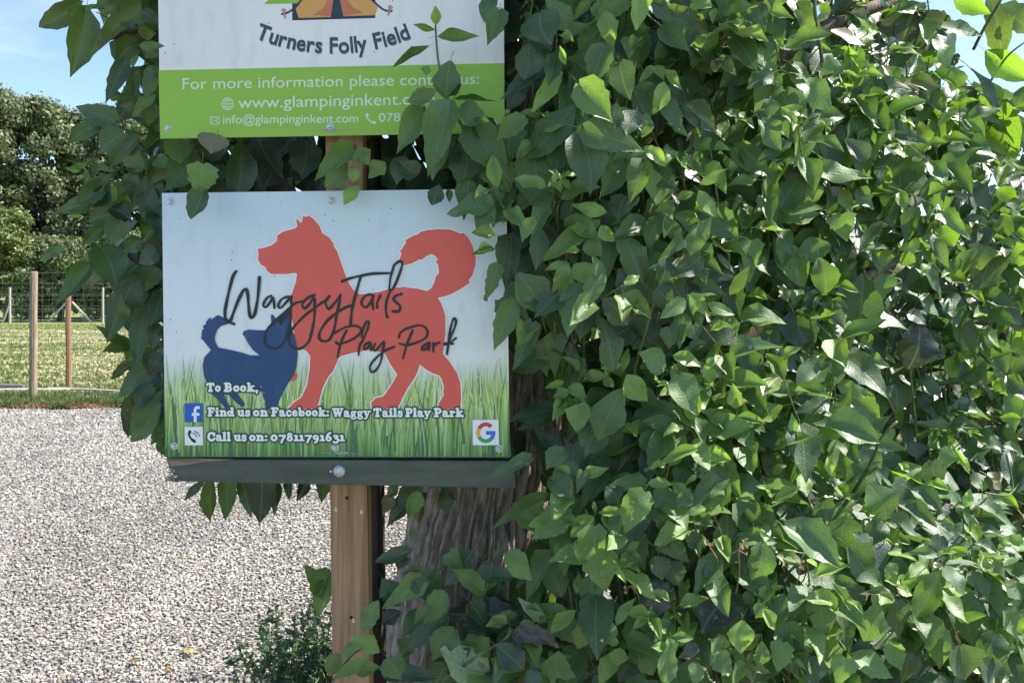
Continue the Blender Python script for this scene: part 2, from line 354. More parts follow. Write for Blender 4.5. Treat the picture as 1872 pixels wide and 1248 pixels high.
for x_, y_ in ((625, 919), (633, 1142)): part_lathe('screw_hole', [(.0042, .0004), (.0035, .0005), (.001, .0006)], x_, y_, -.05, M['dark'], post)
for x_, y_ in ((604, 940), (652, 945), (637, 1148)):
    fr = [S(x_+a, y_+b, -.0488) for a, b in ((-3, 3), (3, 4), (2, -3), (-1, -5))]
    link('wood_chip', mesh('wood_chip', fr+[p-SN*.0008 for p in fr], box_pts(0)), mat('fresh_wood', (.7, .52, .38), .8), post)

# ------------------------------------------------------------------ signs
def fmat(name, c, rough=.38): return mat(name, c, rough, .4)
INK = dict(white=fmat('white_print', (.86, .88, .86)), black=fmat('black_print', (.018, .022, .025)), red=fmat('red_print', (.76, .12, .09)),
           blue=fmat('blue_print', (.018, .065, .175)), green=fmat('green_print', (.30, .52, .055)), outline=fmat('outline_print', (.025, .07, .045)),
           fb=fmat('bright_blue_print', (.02, .12, .5)), orange=fmat('orange_print', (.72, .36, .1)), rust=fmat('rust_print', (.62, .19, .09)),
           navy=fmat('navy_print', (.03, .045, .07)), slate=fmat('slate_print', (.07, .09, .12)), gred=fmat('logo_red', (.6, .05, .06)), gyel=fmat('logo_yellow', (.78, .42, .08)),
           ggrn=fmat('logo_green', (.06, .35, .14)), gblu=fmat('logo_blue', (.05, .17, .6)), cream=fmat('cream_print', (.72, .8, .6)), grey=fmat('grey_print', (.3, .32, .36)), pink=fmat('brown_print', (.55, .25, .2)))
def fill(name, pts, lvl, ink, parent):
    tri = geometry.tessellate_polygon([[Vector((x, y, 0)) for x, y in pts]])
    V = [S(x, y, lvl) for x, y in pts]; Fc = []
    for t in tri:
        a, b, c = [V[i] for i in t]
        Fc.append(tuple(t) if (b-a).cross(c-a).dot(SN) > 0 else tuple(t)[::-1])
    return link(name, mesh(name, V, Fc), INK[ink], parent)
def ribbon_geo(pts, wd, lvl, cap=True, inc=2e-6):
    """pts 2D px, wd px width (float or list)"""
    pts = [Vector((p[0], p[1])) for p in pts]; n_ = len(pts)
    ws = wd if isinstance(wd, (list, tuple)) else [wd]*n_
    rows = []
    def tan(i): 
        t = pts[min(i+1, n_-1)]-pts[max(i-1, 0)]
        return t.normalized() if t.length > 1e-6 else Vector((1, 0))
    if cap:
        t = tan(0); nr = Vector((-t.y, t.x)); r = ws[0]/2
        for a in (80, 50, 20): rows.append((pts[0]-t*math.sin(R(a))*r+nr*math.cos(R(a))*r, pts[0]-t*math.sin(R(a))*r-nr*math.cos(R(a))*r))
    for i in range(n_):
        t = tan(i); nr = Vector((-t.y, t.x)); 
        rows.append((pts[i]+nr*ws[i]/2, pts[i]-nr*ws[i]/2))
    if cap:
        t = tan(n_-1); nr = Vector((-t.y, t.x)); r = ws[-1]/2
        for a in (20, 50, 80): rows.append((pts[-1]+t*math.sin(R(a))*r+nr*math.cos(R(a))*r, pts[-1]+t*math.sin(R(a))*r-nr*math.cos(R(a))*r))
    V = []; Fc = []
    for i, (a, b) in enumerate(rows):
        V += [S(a.x, a.y, lvl+i*inc), S(b.x, b.y, lvl+i*inc)]
        if i: Fc.append((2*i-2, 2*i-1, 2*i+1, 2*i))
    # wind towards the viewer
    if Fc:
        f = Fc[len(Fc)//2]; a, b, c = V[f[0]], V[f[1]], V[f[2]]
        if (b-a).cross(c-a).dot(SN) < 0: Fc = [q[::-1] for q in Fc]
    return V, Fc
def strokes(name, geos, ink, parent): return link(name, mesh(name, *join(geos)), INK[ink], parent)
_fc = {}
def glyph2d(ch, off=0.0):
    key = (ch, off)
    if key not in _fc:
        c = bpy.data.curves.new('lettering', 'FONT'); c.body = ch; c.size = 1; c.offset = off; c.resolution_u = 4; c.fill_mode = 'FRONT'
        o = bpy.data.objects.new('lettering', c); C.objects.link(o); dg_ = bpy.context.evaluated_depsgraph_get(); dg_.update()
        me = bpy.data.meshes.new_from_object(o.evaluated_get(dg_))
        vv = [(v.co.x, v.co.y) for v in me.vertices]; ff_ = [tuple(p.vertices) for p in me.polygons]
        bpy.data.objects.remove(o); bpy.data.curves.remove(c); bpy.data.meshes.remove(me)
        _fc[key] = (vv, ff_)
    return _fc[key]
def text2d(s, off=0): return glyph2d(s, off)
def place(vf, fn, lvl):
    vv, ff_ = vf; V = [S(*fn(x, y), lvl) for x, y in vv]; Fc = []
    for f in ff_:
        a, b, c = V[f[0]], V[f[1]], V[f[2]]
        Fc.append(f if (b-a).cross(c-a).dot(SN) > 0 else f[::-1])
    return V, Fc
def textline(name, s, x0, x1, yb0, yb1, cap, ink, parent, lvl, off=.006):
    vf = text2d(s, off); xs = [v[0] for v in vf[0]]; a, b = min(xs), max(xs); H = [v[1] for v in glyph2d('H', off)[0]]; ch = max(H)
    fn = lambda x, y: (x0+(x-a)/(b-a)*(x1-x0), (yb0+(x-a)/(b-a)*(yb1-yb0))-y/ch*cap)
    return link(name, mesh(name, *place(vf, fn, lvl)), INK[ink], parent)
def screw(px, py, parent):
    o = part_lathe('washer', [(.0088, 0), (.0088, .0012), (.0085, .0016), (.0058, .0017), (.0054, .0010)], px, py, .0008, M['zinc'], parent)
    link('screw', mesh('screw', *lathe([(.0048, 0), (.0046, .0025), (.003, .0042), (.0015, .0036), (.0003, .0030)], S(px, py, .0018), 14), True), M['zinc'], o)
def panel(name, c, m, parent, nx=1):
    fr = [S(x, y, 0) for x, y in c]; bk = [p-SN*.003 for p in fr]
    return link(name, mesh(name, fr+bk, [(3, 2, 1, 0), (4, 5, 6, 7), (0, 1, 5, 4), (1, 2, 6, 5), (2, 3, 7, 6), (3, 0, 4, 7)]), m, parent)

# --- upper sign
up = thing('campsite_sign', S(606, 253), 'white and green campsite sign with orange tent, the upper one on the post', 'sign')
M['panel_white'] = noisy(mat('panel_white', rough=.3, spec=.45), (.85, .80, .77), (.90, .85, .82), scale=3, bump=0)
def grime(m, amt=.5):
    N, Lk, b = nodes(m); src = b.inputs['Base Color'].links[0].from_socket if b.inputs['Base Color'].links else None
    t_ = N.new('ShaderNodeTexCoord'); mp1 = N.new('ShaderNodeMapping'); mp1.inputs['Scale'].default_value = (9, 9, 2.2); n1 = N.new('ShaderNodeTexNoise'); n1.inputs['Scale'].default_value = 3; n1.inputs['Detail'].default_value = 9; n1.inputs['Roughness'].default_value = .7
    Lk.new(t_.outputs['Object'], mp1.inputs[0]); Lk.new(mp1.outputs[0], n1.inputs['Vector']); r1 = N.new('ShaderNodeValToRGB'); r1.color_ramp.elements[0].position = .52; r1.color_ramp.elements[1].position = .8
    r1.color_ramp.elements[0].color = (0, 0, 0, 1); r1.color_ramp.elements[1].color = (amt, amt, amt, 1); Lk.new(n1.outputs[0], r1.inputs[0])
    mm = N.new('ShaderNodeMix'); mm.data_type = 'RGBA'; Lk.new(r1.outputs[0], mm.inputs[0]); mm.inputs[7].default_value = (.36, .38, .33, 1)
    if src: Lk.new(src, mm.inputs[6])
    else: mm.inputs[6].default_value = b.inputs['Base Color'].default_value
    v1 = N.new('ShaderNodeTexVoronoi'); v1.inputs['Scale'].default_value = 26; Lk.new(t_.outputs['Object'], v1.inputs['Vector']); lt = N.new('ShaderNodeMath'); lt.operation = 'LESS_THAN'; lt.inputs[1].default_value = .05; Lk.new(v1.outputs['Distance'], lt.inputs[0])
    m2 = N.new('ShaderNodeMix'); m2.data_type = 'RGBA'; Lk.new(lt.outputs[0], m2.inputs[0]); Lk.new(mm.outputs[2], m2.inputs[6]); m2.inputs[7].default_value = (.3, .3, .27, 1)
    Lk.new(m2.outputs[2], b.inputs['Base Color'])
grime(M['panel_white'], .3)
for k_ in ('green', 'red', 'blue'): grime(INK[k_], .14)
panel('sign_panel', [(284.5, -330), (919, -345), (922.5, 243), (293, 253.5)], M['panel_white'], up)
fill('green_band', [(290, 129), (921.8, 116), (922.5, 243), (293, 253.5)], .0006, 'green', up)
def T(ox, oy, s): return lambda pts: [(ox+x/s, oy+y/s) for x, y in pts]
t5 = T(450, 0, 5.673)
fill('tent_base', t5([(478, -150), (478, 215), (1340, 190), (1340, -150)]), .0004, 'navy', up)
fill('tent_wall', t5([(515, 95), (640, -60), (760, -300), (905, -300), (905, 0), (880, 180), (545, 190)]), .0006, 'orange', up)
fill('tent_wall', t5([(970, -300), (1100, -300), (1290, -10), (1362, 80), (1340, 162), (1010, 172), (972, 0)]), .0006, 'orange', up)
fill('tent_flap', t5([(905, -120), (905, 0), (880, 172), (690, 160), (800, 90), (850, -20)]), .0008, 'rust', up)
fill('tent_flap', t5([(970, -120), (975, 0), (1015, 168), (1215, 138), (1110, 80), (1040, -10)]), .0008, 'rust', up)
fill('tent_door', t5([(905, -300), (970, -300), (972, 0), (1010, 172), (880, 178), (905, 0)]), .0009, 'navy', up)
fill('grass_print', t5([(185, 45), (560, 38), (620, -30), (300, -60)]), .00055, 'green', up)
strokes('guy_rope', [ribbon_geo(crv(t5([(590, -20), (520, 70), (440, 130), (372, 150)])), 3.4, .001)], 'navy', up)
strokes('guy_rope', [ribbon_geo(crv(t5([(1290, -10), (1380, 70), (1440, 110), (1510, 120)])), 3.4, .001)], 'navy', up)
fill('tent_peg', t5([(362, 105), (385, 92), (410, 98), (405, 130), (415, 200), (400, 195), (385, 130)]), .0012, 'pink', up)
fill('tent_peg', t5([(1475, 65), (1500, 58), (1527, 85), (1505, 95), (1500, 120), (1478, 172), (1468, 165), (1478, 100)]), .0012, 'pink', up)
def arc_text(s, ink, lvl, off, dx=0, dy=0):
    Rr = 2142; cx_, cy_ = 905, 552-2142; cap = 158; gs = []
    Hh = max(v[1] for v in glyph2d('H', .0)[0]); k = cap/Hh
    adv = []
    for ch in s:
        if ch == ' ': adv.append(.30); continue
        xs = [v[0] for v in glyph2d(ch, 0)[0]]; adv.append(max(xs)+ .055)
    tot = sum(adv); span = 1660.0; kx = span/tot
    pos = -span/2
    for ch, a in zip(s, adv):
        if ch != ' ':
            vf = glyph2d(ch, off)
            mid = (pos+a*kx/2)/Rr
            def fn(x, y, mid=mid, a=a):
                lx = (x-a/2)*kx; ly = y*k; r_ = Rr-ly
                ex = math.sin(mid)*r_+math.cos(mid)*lx; ey = math.cos(mid)*r_-math.sin(mid)*lx
                return (450+(cx_+ex+dx)/5.673, (cy_+ey+dy)/5.673)
            gs.append(place(vf, fn, lvl))
        pos += a*kx
    strokes('lettering', gs, ink, up)
arc_text('Turners Folly Field', 'grey', .0004, .01, 4, 14)
arc_text('Turners Folly Field', 'navy', .0006, .022)
arc_text('Turners Folly Field', 'slate', .0008, -.012)
textline('lettering', 'For more information please contact us:', 334, 876, 163.5, 154, 20, 'cream', up, .001, .004)
textline('lettering', 'www.glampinginkent.com', 435.5, 795, 198.5, 190.5, 21, 'cream', up, .001, .006)
textline('lettering', 'info@glampinginkent.com', 408, 655, 226.5, 224, 15.5, 'cream', up, .001, .004)
textline('lettering', '078', 692.5, 732, 223, 222, 15.5, 'cream', up, .001, .004)
def ell(cx_, cy_, rx, ry, n=24, a0=0, a1=360): return [(cx_+rx*math.cos(R(a0+(a1-a0)*k/n)), cy_+ry*math.sin(R(a0+(a1-a0)*k/n))) for k in range(n+1)]
strokes('globe_icon', [ribbon_geo(ell(416.5, 190.5, 10.3, 10.8), 1.5, .001, False), ribbon_geo(ell(416.5, 190.5, 4.6, 10.8), 1.2, .0011, False), ribbon_geo([(406, 190.5), (427, 190.3)], 1.2, .00115, False),
        ribbon_geo([(416.5, 180), (416.5, 201)], 1.2, .0012, False), ribbon_geo([(408, 185), (425, 184.8)], 1.1, .00125, False), ribbon_geo([(408, 196), (425, 195.8)], 1.1, .0013, False)], 'cream', up)
strokes('envelope_icon', [ribbon_geo([(385, 214.7), (401, 214.4)], 1.4, .001), ribbon_geo([(385, 227.5), (401, 227.2)], 1.4, .0011), ribbon_geo([(385, 214.7), (385, 227.5)], 1.4, .0012), ribbon_geo([(401, 214.4), (401, 227.2)], 1.4, .0013),
        ribbon_geo([(385, 214.7), (393, 222), (401, 214.4)], 1.2, .0014), ribbon_geo([(385, 227.5), (391, 220.5)], 1.2, .0015), ribbon_geo([(401, 227.2), (395, 220.5)], 1.2, .0016)], 'cream', up)
strokes('phone_icon', [ribbon_geo(crv([(671, 210), (672, 216), (677, 222), (685, 224.5)]), [5.5]*4+[3]*3+[2.6]*6+[3]*3+[5.5]*3, .001)], 'cream', up)
strokes('maker_mark', [ribbon_geo([(565, 239.6), (643, 238)], .8, .001, False), ribbon_geo([(594, 238.5), (614, 238.2)], 5, .0012)], 'grey', up)
for s_ in ((308, 235), (604, 231.5), (905, 228)): screw(*s_, up)

# --- lower sign
lo = thing('play_park_sign', S(617, 835), 'dog play park sign with red and blue dog silhouettes above printed grass', 'sign')
mp_ = mat('sky_print', rough=.32, spec=.45); N_, L_, b_ = nodes(mp_)
tcn = N_.new('ShaderNodeTexCoord'); sx = N_.new('ShaderNodeSeparateXYZ'); mr = N_.new('ShaderNodeMapRange')
mr.inputs[1].default_value = S(600, 835).z; mr.inputs[2].default_value = S(600, 350).z
nz2 = N_.new('ShaderNodeTexNoise'); nz2.inputs['Scale'].default_value = 3.2; nz2.inputs['Detail'].default_value = 3
ad = N_.new('ShaderNodeMath'); ad.operation = 'MULTIPLY_ADD'; ad.inputs[1].default_value = .22; 
rr = N_.new('ShaderNodeValToRGB'); e = rr.color_ramp.elements
stops = [(0, (.05, .13, .06)), (.12, (.12, .27, .08)), (.22, (.30, .48, .14)), (.30, (.55, .66, .42)), (.40, (.82, .83, .82)), (.62, (.75, .80, .82)), (1.0, (.56, .67, .76))]
e[0].position = 0; e[0].color = (*stops[0][1], 1); e[1].position = 1; e[1].color = (*stops[-1][1], 1)
for s_, c_ in stops[1:-1]: q = e.new(s_); q.color = (*c_, 1)
L_.new(tcn.outputs['Object'], sx.inputs[0]); L_.new(sx.outputs['Z'], mr.inputs[0]); L_.new(tcn.outputs['Object'], nz2.inputs['Vector'])
sb = N_.new('ShaderNodeMath'); sb.operation = 'SUBTRACT'; sb.inputs[1].default_value = .5; L_.new(nz2.outputs[0], sb.inputs[0])
L_.new(sb.outputs[0], ad.inputs[0]); L_.new(mr.outputs[0], ad.inputs[2]); L_.new(ad.outputs[0], rr.inputs[0]); L_.new(rr.outputs[0], b_.inputs['Base Color'])
grime(mp_, .35)
panel('sign_panel', [(296, 353), (925.5, 345), (932, 836), (302, 835)], mp_, lo)
# printed grass: many thin strips, each a hair proud of the last
Vg = []; Fg = []; Cg = []; r_ = random.Random(5)
GP = [((.04, .12, .06), (.2, .4, .08)), ((.07, .2, .05), (.42, .6, .13)), ((.10, .27, .07), (.62, .74, .3)), ((.05, .13, .07), (.12, .25, .08)), ((.2, .42, .1), (.7, .8, .48))]
nb = 950
for i in range(nb):
    xb = 303+r_.random()*627; late = i/nb
    if late < .55: yt = r_.triangular(640, 745, 705); ybb = 834; wd = r_.uniform(2.6, 6)
    else: yt = r_.uniform(690, 800); ybb = r_.choice([834, 834, r_.uniform(780, 834)]); wd = r_.uniform(1.8, 4.4)
    if r_.random() < .06: yt = r_.uniform(640, 670); wd = 2.2
    ln = r_.gauss(0, 14)*(834-yt)/150; xt = min(929, max(304, xb+ln)); g = GP[r_.choice([0, 1, 1, 2, 2, 3, 4])]
    lv = .0003+i*1.0e-6; base = len(Vg); ns = 5
    for k in range(ns+1):
        t = k/ns; xx = xb+(xt-xb)*t**1.6; yy = ybb+(yt-ybb)*t; hw = wd/2*(1-t**2.2)+.12
        c0 = tuple(min(1, g[0][j]+(g[1][j]-g[0][j])*min(1, (834-yy)/110)) for j in range(3))
        if yy < 705: 
            f_ = min(1, (705-yy)/60)*.35; c0 = tuple(c0[j]*(1-f_)+(.66, .74, .80)[j]*f_ for j in range(3))
        for sg in (-1, 1): Vg.append(S(min(931, max(300.5+(yy-640)*.008, xx+sg*hw)), yy, lv)); Cg.append(c0)
        if k: a = base+2*k; Fg.append((a-2, a-1, a+1, a))
M['grass_print'] = mat('grass_print', rough=.4); N_, L_, b_ = nodes(M['grass_print']); a = N_.new('ShaderNodeAttribute'); a.attribute_name = 'tint'; L_.new(a.outputs['Color'], b_.inputs['Base Color'])
link('grass_print', npmesh('grass_print', np.array([tuple(v) for v in Vg]), np.array(Fg), False, None, np.array(Cg)), M['grass_print'], lo, kind='stuff')
z2 = T(290, 340, 4.457); z3 = T(610, 340, 4.457); z4 = T(290, 600, 4.16); z5 = T(610, 600, 4.16)
RED = (z2([(810, 510), (850, 507), (920, 485), (965, 450), (968, 405), (1010, 375), (1060, 360), (1115, 345), (1132, 330), (1120, 265), (1145, 285), (1160, 303), (1170, 290), (1180, 240), (1205, 255), (1220, 238), (1260, 265), (1310, 320), (1335, 385), (1390, 420), (1430, 470)])
 + z3([(0, 488), (30, 530), (60, 620), (95, 720), (130, 800), (165, 850), (210, 880), (290, 878), (380, 860), (480, 830), (565, 823), (580, 819), (590, 825), (680, 835), (765, 855), (800, 830), (825, 770), (835, 730), (858, 712), (855, 670), (850, 640), (830, 615), (848, 605), (835, 575), (800, 555), (760, 570), (715, 603), (700, 597), (640, 630), (570, 648), (535, 600), (555, 548), (540, 535), (592, 462), (583, 445), (640, 410), (698, 390), (700, 378), (760, 360), (850, 352), (950, 355), (1040, 390), (1060, 382), (1095, 415), (1130, 480), (1160, 580), (1155, 650), (1130, 730), (1100, 770), (1115, 785), (1050, 830), (960, 880), (900, 900), (850, 910), (880, 960), (910, 1050), (915, 1248)])
 + z5([(850, 40), (842, 130), (830, 190), (840, 205), (880, 250), (940, 340), (965, 420), (970, 520), (965, 612), (790, 612), (800, 570), (838, 505), (832, 480), (840, 450), (820, 380), (800, 355), (760, 345), (700, 310), (655, 275), (640, 330), (615, 380), (560, 460), (490, 600), (475, 612), (290, 605), (288, 560), (320, 530), (380, 515), (440, 430), (485, 350), (430, 270), (390, 190), (300, 165), (250, 168), (150, 185), (45, 215), (0, 320)])
 + z4([(1290, 370), (1250, 450), (1220, 560), (1205, 612), (985, 612), (1020, 570), (1090, 520), (1130, 430), (1150, 300), (1155, 210), (1120, 165), (1060, 155), (1050, 120), (1030, 60)])
 + z2([(1103, 1160), (1090, 1100), (1080, 1000), (1085, 880), (1120, 780), (1130, 715), (1110, 708), (1050, 718), (920, 718), (885, 690), (870, 660), (830, 635), (812, 600), (815, 560)]))
BLUE = (z2([(350, 1248), (357, 1170), (372, 1163), (362, 1140), (387, 1127), (392, 1100), (420, 1070), (435, 1085), (485, 1050), (540, 1075), (600, 1110), (560, 1125), (510, 1140), (480, 1170), (460, 1230)])
 + z4([(430, 50), (432, 100), (455, 145), (530, 160), (620, 180), (700, 205), (770, 205), (720, 165), (680, 110), (655, 60), (640, 45), (650, 20), (690, 10), (760, 14), (830, 15)])
 + z2([(900, 1160), (920, 1110), (918, 1050), (930, 1045), (960, 1085), (990, 1110), (1010, 1130), (1050, 1050), (1075, 1060), (1085, 1130), (1100, 1200)])
 + z4([(1040, 60), (1055, 130), (1060, 200), (1050, 290), (1035, 350), (990, 410), (950, 480), (905, 580), (900, 615), (820, 615), (810, 550), (800, 530), (785, 480), (760, 465), (700, 480), (600, 490), (655, 570), (655, 590), (635, 595), (590, 560), (530, 500), (500, 500), (515, 545), (555, 612), (515, 612), (480, 570), (400, 490), (370, 420), (345, 350), (338, 280), (350, 220), (400, 165), (385, 145), (345, 95), (322, 72), (335, 60), (328, 45), (335, 30)]))
def halo(pts, wd, lvl, ink, nm):
    p = pts+[pts[0]]; g = [ribbon_geo([p[i], p[i+1]], wd, lvl+i*2e-6) for i in range(len(p)-1)]
    strokes(nm, g, ink, lo)
halo([p for p in RED], 4.6, .0013, 'white', 'dog_outline')
fill('red_dog_print', RED, .0017, 'red', lo)
fill('red_dog_tongue', z4([(1000, 402), (1020, 360), (1048, 338), (1056, 350), (1055, 375), (1035, 395)]), .0017, 'red', lo)
fill('blue_dog_print', BLUE, .0021, 'blue', lo)
hA = T(400, 470, 5.671); hB = T(600, 460, 5.427)
HW = [(hA, 5.4, [(185, 145), (150, 200), (115, 330), (85, 460), (68, 560), (75, 640), (120, 660), (150, 590), (200, 460), (255, 350), (290, 335), (305, 400), (312, 500), (325, 600), (345, 628), (375, 590), (395, 500), (412, 380), (425, 210)]),
 (hA, 5.0, [(65, 640), (110, 672), (160, 692)]),
 (hA, 4.2, [(545, 400), (500, 425), (465, 490), (490, 518), (540, 460), (562, 415), (575, 460), (580, 525)]),
 (hA, 4.2, [(735, 412), (700, 415), (650, 440), (620, 500), (645, 525), (700, 470), (752, 412)]),
 (hA, 4.4, [(755, 408), (750, 540), (740, 700), (700, 840), (640, 925), (580, 945), (510, 920), (480, 850), (500, 760), (560, 690), (640, 610), (735, 530), (790, 480), (860, 460)]),
 (hA, 4.4, [(1000, 390), (930, 420), (870, 480), (890, 530), (940, 490), (990, 420), (997, 520), (990, 650), (965, 780), (930, 880), (850, 945), (780, 935), (730, 880), (740, 790), (810, 690), (900, 600), (980, 540), (1060, 480), (1130, 440)]),
 (hA, 4.4, [(1150, 405), (1110, 460), (1140, 535), (1200, 480), (1265, 390)]),
 (hA, 4.6, [(1265, 390), (1250, 480), (1225, 600), (1200, 740), (1160, 840), (1110, 870), (1050, 850), (1050, 780), (1110, 680), (1180, 610), (1250, 560), (1330, 515), (1400, 495)]),
 (hB, 4.6, [(140, 295), (220, 265), (320, 240), (450, 218), (610, 213)]), (hB, 5.0, [(325, 250), (290, 370), (260, 480), (235, 600), (225, 720)]),
 (hB, 4.2, [(452, 436), (420, 424), (375, 436), (338, 480), (338, 530), (378, 550), (425, 500), (448, 440), (440, 500), (450, 572)]), (hB, 4.2, [(520, 435), (490, 500), (488, 555)]),
 (hB, 4.4, [(650, 140), (700, 100), (735, 110), (720, 190), (660, 340), (610, 410), (580, 500), (575, 590), (590, 650)]), (hB, 4.0, [(655, 140), (620, 260), (608, 380)]),
 (hB, 4.8, [(730, 420), (670, 440), (655, 480), (715, 540), (700, 590), (640, 590)]),
 (hB, 4.0, [(185, 780), (130, 900), (95, 1045)]), (hB, 3.9, [(70, 805), (170, 750), (270, 735), (325, 765), (310, 820), (220, 880), (110, 915), (80, 895)]),
 (hB, 3.8, [(335, 850), (350, 760), (385, 690), (405, 700), (395, 760), (350, 870), (315, 930), (305, 1025)]),
 (hB, 3.8, [(410, 895), (360, 930), (365, 965), (405, 940), (422, 900), (430, 975)]),
 (hB, 3.8, [(470, 910), (450, 960), (480, 975), (555, 890), (540, 1000), (520, 1100), (470, 1180), (425, 1185), (420, 1130), (470, 1060), (550, 990), (600, 965), (660, 940)]),
 (hB, 4.0, [(840, 780), (790, 900), (745, 1055)]), (hB, 3.9, [(705, 850), (720, 800), (800, 755), (920, 730), (985, 780), (970, 850), (880, 900), (780, 925), (710, 910)]),
 (hB, 4.0, [(995, 900), (940, 940), (935, 975), (975, 960), (1008, 905), (1000, 975)]), (hB, 4.0, [(1045, 905), (1045, 990)]), (hB, 3.8, [(1048, 945), (1070, 915), (1105, 900)]),
 (hB, 4.2, [(1200, 870), (1215, 760), (1245, 665), (1270, 690), (1250, 770), (1205, 870), (1180, 1015)]), (hB, 3.6, [(1270, 855), (1190, 915), (1150, 915)]), (hB, 3.6, [(1165, 905), (1240, 912)])]
gs = []
for i, (tf, wd, pts) in enumerate(HW):
    c_ = crv(tf(pts), 7); nn = len(c_)
    gs.append(ribbon_geo(c_, [wd*(.82+.36*abs(math.sin(j*.19+i*1.3))) for j in range(nn)], .0025+i*1.2e-4/2, True, 1e-6))
strokes('handwritten_lettering', gs, 'black', lo)
fill('ink_shape', hA([(600, 655), (735, 545), (738, 590), (690, 640), (655, 710), (612, 672)]), .0024, 'black', lo)
